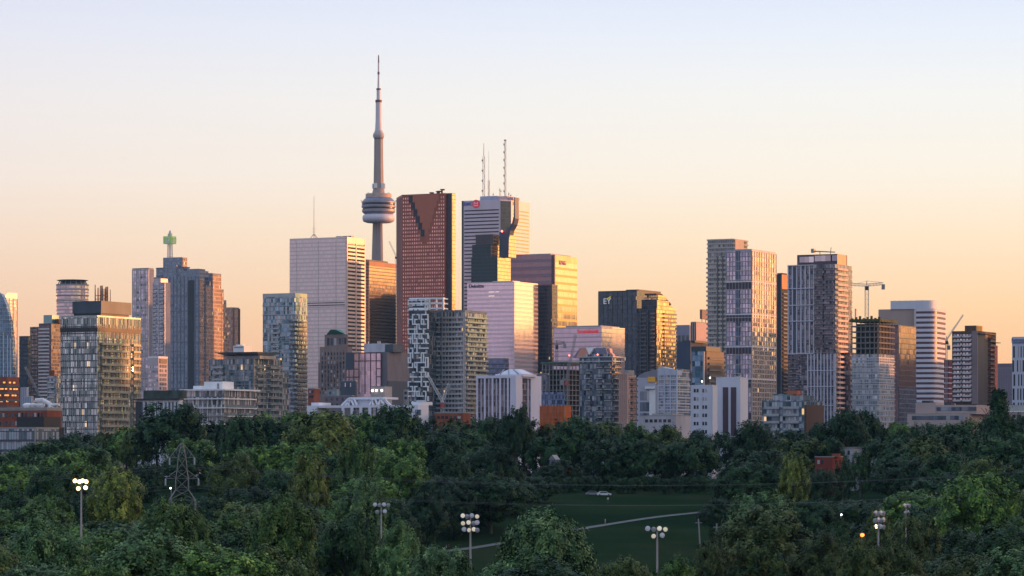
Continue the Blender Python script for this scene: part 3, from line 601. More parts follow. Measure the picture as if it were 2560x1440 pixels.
    b.wins('f', wpane, 3, 2.4, 7, 50, b.fx(806), b.fx(832), 844, 855, .15, 8); b.wins('f', wpane, 3, 2, 6, 50, b.fx(836), b.fx(856), 844, 855, .15, 8)
    b.wins('f', wpane, 8, 1.4, 2.6, 4.3, b.fx(797), b.fx(858), 880, 975, .15, 4); b.piers('f', plain('pale limestone', (.32, .24, .22), .85), 9, .8, .3, 872, 985, a0=b.fx(797), a1=b.fx(858), off=4)
    b.wins('f', wpane, 9, 1.3, 2.4, 4.3, -b.w + 1, -1, 978, 985)
    # ---- pink grid block
    b = Bd('office_block', 'squat office block of big pink glass squares with a pale plant room on top', 'building', 864, 952, 1010, 880, 3000, 985)
    pk = glass('rose mirror glass', (.74, .6, .62), .8, .1, 3.2, 3.8, .03, (.4, .3, .32), .03, jit=.015, vari=.1)
    b.core(navy); b.box('glass_front', b.fx(885), b.fx(953), -.3, 0, 0, b.z(883), pk); b.box('glass_front', b.fx(865), b.fx(884.5), -.3, 0, 0, b.z(924), pk)
    for px in (898, 913, 927, 941): b.piers('f', plain('dark red frame', (.12, .05, .06), .6), 1, .8, .6, 883, 985, 'mullion', b.fx(px), b.fx(px))
    for px, y0 in ((865.6, 924), (873, 924), (885, 883), (953, 883)): b.piers('f', MC['dark red frame'], 1, .8, .6, y0, 985, 'mullion', b.fx(px), b.fx(px))
    for yy, a0, a1 in ((903, 886, 952), (923, 886, 898), (923, 941, 952), (943, 865, 898), (943, 941, 952), (883, 886, 952)): b.box('transom', b.fx(a0), b.fx(a1), -.62, -.3, b.z(yy), b.z(yy) + .8, MC['dark red frame'])
    b.box('side_wall', .05, 6, 1, b.d, 0, b.z(880), plain('grey mauve panels', (.16, .14, .16), .6)); b.box('side_base', 6.1, 7, 1, b.d, 0, b.z(952), navy); b.box('plant_room', b.fx(910, 6), b.fx(962, 6), 6, 26, b.h, b.z(858), plain('pale plant room', (.5, .5, .56), .6)); b.box('dark_plant_room', b.fx(964, 6), b.fx(983, 6), 6, 26, b.h, b.z(860), navy)
    for px in (921, 945, 950): m = MB(); m.bar((b.fx(px, 8), 8, b.z(858)), (b.fx(px, 8), 8, b.z(852)), .5, .5, 8); m.obj('flue', white, b.root)
    # ---- low roofs in the middle
    for nm, lab, a in (('brick_building', 'little brick house front with a pink wash at the foot of the stone tower', (770, 786, 800, 972, 2700, 1000, brick)), ('office_block', 'low mauve building with a green gutter line behind the white truss roof', (806, 880, 888, 990, 2300, 1010, plain('mauve brick', (.2, .16, .18), .85))),
                       ('office_block', 'small dark cube building with four window slits below the pink glass block', (851, 889, 893, 953, 2600, 985, navy)), ('office_block', 'pale cube building with three round lamps on its upper front', (927, 962, 980, 967, 2500, 1010, plain('warm pale block', (.44, .38, .37), .8))), ('office_block', 'dull teal roof hut beside the small dark cube building', (818, 842, 848, 975, 2550, 1000, plain('teal grey panels', (.2, .26, .28), .6))), ('office_block', 'narrow lilac grey wall between the red granite tower and the maze tower', (1009, 1020, 1026, 975, 2600, 1010, conc))):
        b = Bd(nm, lab, 'building', *a[:6]); b.core(a[6]); b.parapet(mgrey, .4, .5, 'roof_edge')
        if 'slits' in lab: b.wins('f', ppane, 2, .8, 3, 12, -b.w + 2, -2, 957, 985, .1)
        elif 'lamps' not in lab: b.wins('f', wpane, max(2, int(b.w / 4)), 1.5, 2, 4, -b.w + 1, -1, a[3] + 4, a[3] + 28, .1)
        else:
            for px in (932, 942, 955): m = MB(); m.lathe([(.1, 0), (.7, .1), (.7, .4), (.1, .5)], 12); o = m.obj('lamp', emis('white lamp glow', (1, .95, .85), 6), b.root, (b.fx(px), -.3, b.z(976))); o.rotation_euler = (R(90), 0, 0)
    # ---- white truss roof building
    b = Bd('truss_roof_hall', 'long white building with a raised white truss roof frame behind a dark tree', 'building', 768, 1046, 1071, 1012, 1500, 1075)
    wh = plain('cool white render', (.66, .67, .74), .7, var=.05)
    b.box('side_glass_wall', -b.w + 22, -4, .5, b.d, 0, b.z(1018), glass('dim lowrise glass', (.2, .2, .24), .5, .1, 1.4, 3.2, .12, (.2, .2, .22), .12, jit=.08, curt=.2)); b.box('eaves', -b.w, 0, -.2, b.d, b.z(1018), b.h, wh)
    b.box('end_wall', b.fx(1020), 0, -.3, b.d + .2, 0, b.z(1018), wh); b.box('end_wall', -b.w, b.fx(794), -.3, b.d, 0, b.z(1018), wh); b.box('rooftop_room', b.fx(778, 3), b.fx(797, 3), 3, 14, b.h, b.z(1004), wh); b.box('rooftop_room', b.fx(1028, 3), b.fx(1052, 3), 3, 14, b.h, b.z(1004), wh)
    b.piers('f', wh, 8, 1.4, .3, 1018, 1075, 'column', b.fx(858), b.fx(1015)); b.wins('f', bpane, 5, 1, 2.6, 3.5, b.fx(1040), b.fx(1052), 1024, 1060, .2, -.3)
    zt, z0 = b.z(991), b.h; dt_ = 14
    b.box('roof_top', b.fx(872, 6), b.fx(958, 6), 6, 6 + dt_, zt - 1, zt, wh); b.box('roof_core', b.fx(893, 8), b.fx(925, 8), 8, 6 + dt_, z0, zt - 1, wh)
    for px0, px1 in ((854, 872), (863, 880), (872, 872), (885, 877), (893, 885), (924, 934), (934, 928), (945, 937), (945, 953), (960, 951), (976, 958), (968, 962)):
        m = MB(); m.bar((b.fx(px0, 6), 6, z0), (b.fx(px1, 6), 6, zt - .5), .55, .55, 4); m.bar((b.fx(px0, 20), 20, z0), (b.fx(px1, 20), 20, zt - .5), .45, .45, 4); m.obj('roof_strut', wh, b.root)
    # ---- maze facade condo
    b = Bd('apartment_tower', 'tall balcony tower whose left face is a white maze of zigzag frames', 'tower', 1022, 1072, 1074, 778, 2150, 1045, phi=14, d=22)
    mg_ = glass('maze glass', (.07, .11, .14), .45, .1, 1.5, 3.0, .12, (.1, .12, .14), .1, jit=.08, vari=.5, curt=.15)
    b.core(mg_); b.box('crown_frame', b.fx(1022), b.fx(1062), -1.2, 12, b.z(780), b.z(748), mg_)
    mz = plain('white maze frame', (.80, .82, .86), .7, var=.05)
    zsz = b.zs(3.05, 752, 1045); nx_ = 9; x0, x1 = -b.w, -.3; dx = (x1 - x0) / nx_; rr = random.Random(3)
    for j, z in enumerate(zsz):
        runs = []; st_ = None
        for i in range(nx_ + 1):
            on = i < nx_ and rr.random() < .62
            if on and st_ is None: st_ = i
            if not on and st_ is not None: runs.append((st_, i)); st_ = None
        for a, c in runs: b.rep('maze_bar', boxmesh((c - a) * dx + .5, 1.6, .75, (mz,)), (x0 + (a + c) / 2 * dx, -1.3 if z > b.h else -.8, z), (c - a) * dx)
        for i in range(nx_ + 1):
            if rr.random() < .36: b.rep('maze_post', boxmesh(.6, 1.6, 3.05, (mz,)), (x0 + i * dx, -.85, z - 3.05 + .3), 2)
    for q in (748, 760, 773):
        b.box('crown_slab', b.fx(1024), b.fx(1110), -1.4, 10, b.z(q), b.z(q) + .9, mz)
    for px in (1064, 1075, 1092, 1109): b.piers('f', mz, 1, .8, .7, 748, 775, 'crown_post', b.fx(px), b.fx(px), -.7)
    b = Bd('apartment_tower', 'wide slab of stacked balconies joined to the right of the white maze facade', 'tower', 1073, 1162, 1217, 780, 2160, 1045)
    b.core(glass('slab apartment glass', (.22, .27, .35), .62, .1, 1.3, 3.0, .1, (.15, .15, .18), .12, jit=.12, vari=.5, curt=.2, lit=.003))
    b.slabs(steelp, 3.05, .3, .25, 782, 1045); b.balc('f', conc, railw, 3.05, 1.5, b.fx(1076), b.fx(1100), 784, 1045); b.balc('f', steelp, railw, 3.05, 1.3, b.fx(1108), b.fx(1158), 784, 1045)
    b.balc('s', conc, plain('mint glass rail', (.36, .45, .43), .2, .4), 3.05, 1.8, 1, b.d - 1, 784, 1045); b.piers('f', steelp, 8, .5, .5, 780, 1045, a0=b.fx(1106), a1=0); b.parapet(mgrey, .4, 1.4, 'roof_screen'); b.box('corner_strip', b.fx(1158), .3, -.5, 0, 0, b.h, plain('pale corner panels', (.5, .46, .48), .6))
    # ---- columned white block with pyramid crown
    b = Bd('apartment_tower', 'white apartment tower with vertical dark window bays and a little pyramid crown', 'tower', 1194, 1290, 1349, 941, 1700, 1060)
    wt = plain('lilac white concrete', (.64, .62, .72), .7, var=.05)
    b.core(glass('plum window bays', (.12, .10, .13), .5, .12, 1.4, 2.9, .16, (.2, .16, .19), .14, jit=.08, vari=.5, curt=.2, curtc=(.3, .28, .3)))
    b.piers('f', wt, 6, .9, .6, 939, 1060); b.piers('f', wt, 5, .35, .4, 947, 1060, ends=False); b.piers('s', wt, 2, 2.2, .5, 939, 1060); b.piers('s', wt, 3, .6, .5, 947, 1060, a0=4, a1=b.d - 5)
    b.box('corner_wall', b.fx(1277), .55, -.7, 6, 0, b.h, wt); b.box('side_wall', -.3, .6, b.sy(1325), b.d + .5, 0, b.h, wt); b.slabs(wt, 80, 1.4, .65, 945, 950, 'roof_band', first=0)
    b.box('crown_base', b.fx(1238, 5), b.fx(1308, 5), 5, 20, b.h, b.z(934), wt)
    x0, x1 = b.fx(1244, 5), b.fx(1304, 5); m = MB(); m.prism([(x0, 5), (x1, 5), (x1, 19), (x0, 19)], b.z(934), b.z(921.5), top=[(x0 + 4.5, 9), (x1 - 4.5, 9), (x1 - 4.5, 15), (x0 + 4.5, 15)]); m.obj('crown', wt, b.root)
    for px in (1250, 1272, 1296): m = MB(); m.bar((b.fx(px, 4.6), 4.6, b.z(934)), (b.fx(1272 + (px - 1272) * .5, 9), 8.7, b.z(922)), .3); m.obj('crown_rib', mgrey, b.root)
    # ---- construction + low
    b = Bd('construction_wrap', 'low building wrapped in bright orange construction netting above the treetops', 'building', 1350, 1412, 1428, 1015, 1600, 1055)
    om = plain('orange netting', (.46, .115, .035), .8, var=.25, scale=.5); b.core(om); b.piers('f', plain('scaffold tube', (.35, .2, .14), .6), 9, .15, .25, 1012, 1055, 'scaffold_pole'); b.slabs(MC['scaffold tube'], 2.6, .15, .2, 1016, 1055, 'scaffold_rail')
    b = Bd('brick_building', 'low flat roofed red brick building left of the white columned tower, at tree level', 'building', 1086, 1158, 1176, 1033, 1500, 1060); b.core(brick); b.parapet(conc, .3, .4); b.wins('f', wpane, 6, 1.4, 1.2, 3, -b.w + 1, -1, 1040, 1050); b.plant(mgrey, 1110, 1130, 1028, .5)
    b = Bd('concrete_frame', 'unfinished grey concrete frame building with open floors and a green top deck', 'construction site', 1356, 1418, 1470, 906, 2050, 1060)
    b.box('inner_wall', -b.w + 3, -3, 3, b.d - 1, 0, b.h - 4, plain('shadowy interior blockwork', (.06, .058, .06), .9, var=.4, scale=.3))
    sl_ = plain('raw concrete slab', (.28, .26, .25), .9); b.slabs(sl_, 3.1, .35, .2, 912, 1060, 'floor_slab', first=0)
    b.piers('f', sl_, 8, .5, .2, 908, 1060, 'column'); b.piers('s', sl_, 6, .5, .2, 908, 1060, 'column', ends=False); b.box('top_deck', -b.w - .8, .8, -.8, b.d, b.h - .6, b.h + .4, plain('green formwork', (.10, .16, .13), .8, var=.3, scale=.4))
    b.box('lower_cladding', -b.w - .35, b.fx(1412), -.35, 0, 0, b.z(980), glass('blue clad glass', (.14, .2, .32), .6, .12, 1.2, 3.1, .2, (.12, .15, .25), .15, jit=.1, vari=.6))
    b = Bd('apartment_tower', 'dark blue balcony tower with tilted copper and white pyramid roofs', 'tower', 1448, 1530, 1552, 893, 1950, 1065)
    nb = glass('navy apartment glass', (.14, .2, .26), .6, .1, 1.3, 3.1, .12, (.06, .08, .1), .12, jit=.12, vari=.7, curt=.22, curtc=(.34, .38, .42)); b.core(nb)
    lip = plain('pale balcony lip', (.42, .48, .52), .5)
    for k_, (a0, a1) in enumerate(((1466, 1478), (1494, 1508), (1513, 1529))): b.balc('f', lip, raild, 3.2, 1.5, b.fx(a0), b.fx(a1), 905, 1065, skip=lambda j, k_=k_: (j * 7 + k_ * 3) % 5 == 0)
    b.balc('s', lip, raild, 3.2, 1.5, 1, b.d - 1, 905, 1065); b.slabs(lip, 200, .5, 1.2, 893, 900, 'roof_slab', first=0); b.slabs(lip, 200, .5, 1.4, 904, 910, 'roof_slab', first=0); b.box('penthouse', b.fx(1455), -3, 3, b.d - 2, b.h, b.z(885), nb)
    cpz = plain('copper pink roof panel', (.62, .3, .22), .4, .2); wz = plain('white roof panel', (.75, .75, .76), .5); bz_ = plain('slate blue roof panel', (.16, .18, .26), .5)
    for pts, mt_, off in (([(1441, 890), (1452, 867), (1465, 867), (1474, 890)], cpz, 8), ([(1464, 867), (1485, 867), (1473, 886)], wz, 7), ([(1473, 890), (1486, 868), (1492, 890)], bz_, 9), ([(1488, 868), (1514, 868), (1521, 890), (1492, 890)], bz_, 8), ([(1514, 868), (1524, 870), (1530, 893), (1521, 892)], cpz, 10), ([(1526, 880), (1531, 884), (1536, 897), (1522, 897)], cpz, 6), ([(1432, 892), (1450, 867), (1453, 867), (1443, 892)], bz_, 9)):
        b.poly('roof_panel', 'f', pts, 3, mt_, off)
    for px, py in ((1425, 889), (1496, 888)):
        m = MB(); m.lathe([(.1, 0), (.45, .3), (.45, .6), (.1, .9)], 10); m.obj('warning_light', emis('red warning glow', (1, .12, .08), 8), b.root, (b.fx(px), -1, b.z(py)))
    b = Bd('apartment_tower', 'slim salmon lit block with small balconies, left of the arched roof hall', 'tower', 1549, 1568, 1590, 936, 1800, 1060)
    b.core(glass('salmon apartment glass', (.36, .3, .3), .55, .12, 1.1, 3.1, .2, (.4, .27, .25), .3, jit=.12, vari=.5, curt=.2)); b.piers('f', plain('salmon precast', (.5, .32, .27), .75), 5, .7, .4, 934, 1060); b.balc('s', MC['salmon precast'], raild, 3.1, 1.5, b.d * .35, b.d - .5, 938, 1060)
    b.slabs(MC['salmon precast'], 3.1, .5, .3, 938, 1060); b.box('roof_box', b.fx(1560, 2), b.fx(1572, 2), 2, 9, b.h, b.z(925), conc)
    # ---- pink logo tower (white letters) etc
    b = Bd('office_tower', 'white office tower with dark stripes, red round logo and tall roof antennas', 'tower', 1155, 1266, 1325, 498, 3700, 790)
    c0, c1_ = b.fx(1251), b.sy(1278)
    wl = plain('white stone cladding', (.50, .50, .58), .45, .15, var=.05)
    m = MB(); m.prism([(-b.w, 0), (c0, 0), (0, c1_), (0, b.d), (-b.w, b.d)], 0, b.h); m.obj('wall', wl, b.root)
    m = MB(); m.prism([(c0 + .3, -.2), (-.1, c1_ - .5), (-.6, c1_ + 1), (c0 - .3, .8)], 0, b.h - 1.5); m.obj('corner_glass', glass('dark corner glass', (.05, .07, .10), .3, .15, 1.5, 4, .1, (.03, .04, .05), .08, jit=.03), b.root)
    dg_ = plain('dark ribbon glass', (.035, .03, .045), .25, .2); b.bands('f', dg_, 4.0, 1.35, .2, b.fx(1161), b.fx(1247), 516, 790, 'window_band')
    b.bands('s', plain('sunlit ribbon glass', (.5, .27, .12), .3, .3), 4.0, 1.3, .2, b.sy(1283), b.sy(1322), 516, 640, 'window_band'); b.box('left_edge', -b.w - .3, -b.w + 2, -.25, 0, 0, b.h, dark)  # side ribbons have the sunlight in their colour; the front ones stay dark
    b.sign('f', 'BMO', 1172, 510.5, 4.2, plain('blue sign letters', (.10, .12, .42), .5, var=.03))
    m = MB(); m.lathe([(.1, 0), (4.6, 0), (4.6, .5), (.1, .5)], 32); q = m.obj('logo_disc', plain('red logo', (.6, .03, .08), .5, var=.03, emit=.25), b.root, (b.fx(1190.5), -.1, b.z(507))); q.rotation_euler = (R(90), 0, 0)
    m = MB()
    for p0, p1 in (((-2.2, -.6), (-2.2, 1.8)), ((-2.2, 1.8), (0, .1)), ((0, .1), (2.2, 1.8)), ((2.2, 1.8), (2.2, -.6))): m.bar((p0[0], p0[1], .6), (p1[0], p1[1], .6), .42)
    m.box(-2.7, 2.7, -2.2, -1.4, .5, .8); m.obj('logo_mark', plain('white mark', (.85, .8, .8), .5, var=.02), q)
    b.sign('s', 'BMO', 1288, 511, 4.0, plain('peach side letters', (.6, .3, .2), .5))  # side letters are peach, front letters blue
    b.box('rooftop_plant', b.fx(1200, 8), b.fx(1243, 8), 8, 30, b.h, b.z(487), plain('lilac plant cladding', (.34, .36, .5), .6)); b.box('rooftop_plant', b.fx(1243, 8), b.fx(1266, 8), 10, 30, b.h, b.z(488), plain('pink plant cladding', (.6, .38, .36), .6)); b.box('rooftop_plant', b.fx(1262, 10), b.fx(1281, 10), 12, 28, b.h, b.z(491), MC['pink plant cladding'])
    def lattice(px, y0, y1, wd, dp, mat, name='antenna', rough=0):
        m = MB(); x, y = b.fx(px, dp), dp; za, zb = b.z(y0), b.z(y1); n = int((zb - za) / (wd * 2.2))
        for i in range(n):
            z0_, z1_ = za + (zb - za) * i / n, za + (zb - za) * (i + 1) / n; s_ = 1 if i % 2 else -1
            m.bar((x - s_ * wd / 2, y, z0_), (x + s_ * wd / 2, y, z1_), .22); m.bar((x - wd / 2, y, z0_), (x + wd / 2, y, z0_), .2)
            if rough and i % 2: m.box(x - wd * .8 * s_ - .4, x - wd * .8 * s_ + .6, y - .6, y + .6, z0_, z0_ + 2)
        for a in (-1, 1): m.bar((x + a * wd / 2, y, za), (x + a * wd / 2, y, zb), .28)
        m.obj(name, mat, b.root); return x, y, zb
    lr = plain('red white lattice', (.34, .25, .26), .6)
    x, y, zz_ = lattice(1209.5, 487, 385, 2.4, 14, lr, rough=1); m = MB(); m.bar((x, y, zz_), (x, y, b.z(352)), .4, .25, 6); m.obj('antenna_whip', mgrey, b.root)
    x, y, zz_ = lattice(1263, 487, 350, 1.9, 14, mgrey, rough=1); m = MB(); m.lathe([(.3, b.z(350)), (1.5, b.z(348)), (1.5, b.z(346)), (.3, b.z(345))], 10, x, y); m.obj('antenna_cap', mgrey, b.root)
    x, y, zz_ = lattice(1222, 487, 445, 1.6, 18, lr); m = MB(); m.bar((x, y, zz_), (x, y, b.z(371)), .25, .12, 6); m.obj('antenna_whip', mgrey, b.root)
    for px, py in ((1189, 494), (1233, 478), (1249, 467), (1252, 470), (1272, 478), (1277, 482)): m = MB(); m.bar((b.fx(px, 12), 12, b.h), (b.fx(px, 12), 12, b.z(py)), .3, .2, 6); m.bar((b.fx(px - 1.5, 12), 12, b.z(py + 5)), (b.fx(px + 1.5, 12), 12, b.z(py + 5)), .5, .5, 6); m.obj('antenna', mgrey, b.root)
    # ---- red granite tower
    b = Bd('office_tower', 'tall red granite tower with a stepped V notch and golden right edge', 'tower', 1005, 1126, 1139, 482, 3500, 985)
    rg = plain('red granite', (.34, .088, .05), .5, var=.1, scale=.05); a = R(-40); ex = 14
    ch = (-b.w - 26, 35)
    m = MB(); m.prism([(-b.w, 0), (b.fx(1113), 0), (b.fx(1113), 2.5), (0, 3), (0, b.d), (-b.w, b.d + 30), ch], 0, b.h); m.obj('wall', rg, b.root)
    m = MB()
    for i in range(6):
        f = (i + .5) / 6; x, y = -b.w + (ch[0] + b.w) * f, ch[1] * f
        o = MB(); o.box(x - .35, x + .35, y - .7, y + .35, 0, b.h - 2); o.obj('chamfer_rib', plain('pale granite rib', (.36, .2, .19), .5), b.root)
    rw = pane('rose window pane', (.74, .44, .38), .75, .12, .05, .25, .03, (.4, .2, .18)); nC = 19; a0, a1 = b.fx(1006), b.fx(1112)
    def inV(i, j):
        px = 1006 + (i + .5) / nC * 106; py = 492 + j * 9.4
        k = (py - 484) / 19.0; return 1022 + 5.8 * int(k) < px < 1100 - 5.6 * int(k) and k < 6.6
    b.wins('f', rw, nC, 1.15, 2.0, 3.9, a0, a1, 490, 985, .12, skip=inV)
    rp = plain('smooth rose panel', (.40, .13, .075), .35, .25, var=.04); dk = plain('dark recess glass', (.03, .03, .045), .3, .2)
    for k in range(6):
        y0, y1 = 484 + k * 17.2, 484 + (k + 1) * 17.2
        b.box('notch_panel', b.fx(1032 + 6 * k), b.fx(1097 - 5.6 * k), -.25, 0, b.z(y1), b.z(y0), rp)
        b.box('notch_shade', b.fx(1022 + 6 * k), b.fx(1031.6 + 6 * k), -.3, 0, b.z(y1 + 2), b.z(y0 + 2), dk)  # proud dark steps stand for the shade inside the notch
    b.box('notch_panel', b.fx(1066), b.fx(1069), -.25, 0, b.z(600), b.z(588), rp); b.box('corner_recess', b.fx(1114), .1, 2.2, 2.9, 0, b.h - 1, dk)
    b.box('side_glass', .05, .4, 3.4, b.d - .5, 0, b.h - .5, glass('sun gold side glass', (.85, .55, .32), .9, .12, 2, 3.9, .12, (.3, .1, .06), .1, jit=.05, vari=.25))  # sunset reflection put into the tint of the right face
    for px, py in ((1078, 478), (1105, 471), (1094, 476), (1098, 475)): m = MB(); x = b.fx(px, 8); m.bar((x, 8, b.h), (x, 8, b.z(py)), 1.1, .9, 6); m.bar((x - 2, 8, b.z(py)), (x + 3, 8, b.z(py + 1)), .6, .9, 6); m.obj('rooftop_unit', mdark, b.root)
    # ---- dark stepped glass tower with curved spire
    b = Bd('stepped_tower', 'dark stepped glass tower blazing gold on its side, with a curved horn shaped spire', 'tower', 1178, 1243, 1276, 641, 3450, 705)
    dgl = glass('black teal glass', (.02, .05, .06), .4, .1, 1.5, 3.7, .12, (.02, .03, .035), .08, jit=.02, vari=.2); gog = glass('sun gold mirror side', (.74, .56, .36), .95, .09, 1.6, 3.7, .18, (.5, .2, .06), .1, jit=.04, vari=.2)  # second glass holds the mirrored sunset gold in its tint
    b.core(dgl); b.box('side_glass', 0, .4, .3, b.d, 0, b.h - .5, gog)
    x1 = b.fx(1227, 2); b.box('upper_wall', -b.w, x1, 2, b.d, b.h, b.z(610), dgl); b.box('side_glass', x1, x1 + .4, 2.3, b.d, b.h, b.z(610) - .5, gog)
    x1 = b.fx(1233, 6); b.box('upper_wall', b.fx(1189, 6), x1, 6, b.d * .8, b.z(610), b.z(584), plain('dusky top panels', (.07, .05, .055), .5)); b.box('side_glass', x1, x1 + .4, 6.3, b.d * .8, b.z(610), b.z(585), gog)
    b.poly('horn_spire', 'f', [(1248, 642), (1248, 578), (1262, 574), (1272, 567), (1280, 556), (1284, 540), (1285, 492), (1287, 492), (1287.5, 545), (1284, 560), (1276, 575), (1272, 595), (1271, 642)], 9, plain('slate spire cladding', (.06, .075, .12), .4, .3), 14)
    b.poly('spire_glass', 's', [(1272, 642), (1273, 595), (1278, 577), (1286, 564), (1290, 550), (1290, 642)], .5, gog, 7)
    m = MB(); m.lathe([(.2, 0), (1, .6), (1, 1.5), (.2, 2)], 10); m.obj('warning_light', emis('red warning glow', (1, .12, .08), 8), b.root, (b.fx(1255, 10), 10, b.z(579)))
    # ---- bright pink glass tower
    b = Bd('office_tower', 'pink mirror glass office tower with a blazing pale yellow side, centre of the skyline', 'tower', 1168, 1286, 1345, 706, 3250, 935)
    b.core(glass('pink mirror glass', (.80, .72, .78), .85, .1, 1.5, 4.2, .10, (.42, .36, .42), .05, jit=.008, vari=.06)); b.slabs(plain('mauve floor line', (.38, .32, .38), .5, .3), 4.2, .35, .12, 716, 935)
    b.sign('f', 'Deloitte', 1191, 717, 3.6, plain('dark blue letters', (.03, .04, .10), .5)); b.parapet(steelp, .4, 1.0); b.box('roof_screen', -b.w * .5, -4, 4, 20, b.h, b.z(701), steelp)
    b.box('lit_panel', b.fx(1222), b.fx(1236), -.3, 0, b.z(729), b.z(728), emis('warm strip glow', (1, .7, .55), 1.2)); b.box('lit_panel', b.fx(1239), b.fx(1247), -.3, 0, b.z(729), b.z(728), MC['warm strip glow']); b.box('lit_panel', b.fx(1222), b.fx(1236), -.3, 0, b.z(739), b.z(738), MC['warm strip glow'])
    b = Bd('office_block', 'low dark blue office block directly in front of the pink mirror tower', 'building', 1213, 1262, 1272, 897, 2900, 945); b.core(glass('dusk blue glass', (.16, .2, .3), .6, .12, 1.6, 3.9, .3, (.2, .17, .22), .08, jit=.03)); b.parapet(mgrey, .4, .7); b.slabs(navy, 3.9, .8, .2, 900, 945)
    b = Bd('office_tower', 'grey banded glass tower with bright yellow striped side, behind the unlit slab tower', 'tower', 1275, 1386, 1442, 637, 3600, 925)
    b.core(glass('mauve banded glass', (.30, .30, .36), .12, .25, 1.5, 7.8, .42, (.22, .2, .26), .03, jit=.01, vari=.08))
    b.box('side_glass', 0, .5, 1.0, b.d, 0, b.z(654), glass('sunlit banded side', (.66, .58, .44), .92, .12, 1.5, 7.8, .32, (.34, .22, .09), .03, jit=.02, vari=.12, ms=.6)); b.box('top_band', 0, .5, 1.0, b.d, b.z(654), b.h, plain('sunlit top band', (.62, .4, .2), .4, .3))  # side tint and top band carry the yellow sunlight in their colour
    b.box('corner_slot', b.fx(1379), .2, -.35, 1.0, 0, b.h - .5, plain('slate corner', (.07, .08, .11), .4)); b.box('roof_screen', -b.w + 2, -6, 3, b.d - 3, b.h, b.z(633), plain('grey roof screen', (.26, .25, .28), .6))
    b.sign('s', 'KPMG', 1405, 660, 4.6, plain('mauve letters', (.3, .12, .2), .5), off=.7); b.bands('f', plain('grey mauve spandrel', (.25, .23, .28), .5, .2), 7.8, .9, .2, -b.w + .5, b.fx(1378), 655, 925, 'spandrel')
    b = Bd('office_tower', 'unlit dark slab tower directly in front of the yellow striped tower', 'tower', 1342, 1380, 1394, 714, 3300, 935)
    b.core(glass('smoky slab glass', (.05, .07, .10), .4, .12, 1.5, 3.7, .28, (.02, .025, .035), .08, jit=.05, vari=.5, lit=.01)); b.slabs(dark, 3.7, .6, .2, 720, 935); b.box('top_band', -b.w - .1, .1, -.1, b.d, b.z(714), b.z(711), plain('maroon top band', (.14, .05, .07), .5)); b.piers('f', mdark, 6, .4, .3, 714, 935)
    # ---- red letter tower
    b = Bd('office_tower', 'squat rosy glass office tower with red letters on its front and a glowing yellow side', 'tower', 1384, 1504, 1562, 818, 2900, 930)
    b.core(glass('rose grey glass', (.64, .56, .62), .8, .12, 1.5, 4, .12, (.36, .3, .34), .05, jit=.012, vari=.08)); b.slabs(plain('rose line', (.36, .3, .34), .5), 4, .3, .1, 830, 930)
    b.sign('f', 'Scotiabank', 1470, 832, 3.4, plain('red sign letters', (.65, .02, .03), .5, var=.02, emit=.5)); b.box('roof_screen', b.fx(1415, 4), -3, 4, b.d - 4, b.h, b.z(813), plain('slate roof screen', (.22, .22, .28), .5)); b.parapet(steelp, .3, .6)
    # ---- dark tower with yellow wedge logo
    b = Bd('office_tower', 'dark glass tower with a small white and yellow logo on its upper left front', 'tower', 1496, 1592, 1652, 728, 3050, 930)
    b.core(glass('gunmetal glass', (.07, .10, .13), .5, .12, 1.5, 3.9, .18, (.05, .06, .07), .08, jit=.03, vari=.3, lit=.003)); b.slabs(dark, 3.9, .4, .15, 730, 930); b.box('roof_crest', b.fx(1560), 0, 4, b.d, b.h, b.z(723), mdark); b.piers('f', mdark, 9, .3, .25, 728, 930, 'mullion'); b.parapet(mdark, .4, .8)
    b.sign('f', 'EY', 1518, 758, 5.2, plain('white logo letters', (.8, .8, .8), .5, emit=.1)); b.poly('logo_wedge', 'f', [(1512, 747), (1527, 738), (1526, 745)], .4, plain('yellow logo wedge', (.85, .6, .03), .5, emit=.1), -.5)
    b = Bd('apartment_tower', 'golden lit condominium with a sloping roof, stacked balconies and a dark front', 'tower', 1592, 1640, 1688, 770, 2700, 930)
    gb = glass('sun gold apartment glass', (.85, .62, .32), .9, .1, 1.6, 3.2, .2, (.45, .22, .08), .2, jit=.1, vari=.4)  # lit copy of the apartment glass, sunset gold in its tint
    db = glass('dark condominium glass', (.04, .055, .075), .5, .12, 1.4, 3.2, .2, (.05, .055, .07), .15, jit=.08, vari=.5)
    b.core(db); b.box('side_glass', 0, .5, .5, b.d, 0, b.h, gb); b.balc('s', plain('sunlit amber slab', (.5, .28, .14), .6), raild, 3.2, 1.4, b.sy(1656), b.d - 1, 775, 925, .5)  # side slabs coloured orange for the sunlight on them
    b.balc('f', conc_d, raild, 3.2, 1.3, b.fx(1603), b.fx(1618), 775, 930); b.balc('f', MC['sunlit amber slab'], raild, 3.2, 1.5, b.fx(1628), b.fx(1637), 775, 930); b.piers('f', navy, 2, 1, .8, 775, 930, a0=b.fx(1602), a1=b.fx(1620))
    b.box('upper_wall', b.fx(1600), -1, 3, b.d * .7, b.h, b.z(748), db); b.box('side_glass', -1, -.5, 3.4, b.d * .7, b.h, b.z(750), gb)
    b.poly('gable_wall', 's', [(1641, 771), (1641, 737), (1652, 737), (1676, 760), (1688, 768), (1688, 771)], 8, gb, -2); b.poly('roof_edge', 's', [(1640, 737), (1640, 733), (1655, 733), (1678, 756), (1677, 760), (1652, 737)], 10, brown, -1)
    b.box('roof_box', b.fx(1605), b.fx(1640), 4, 20, b.z(748), b.z(737), gb)
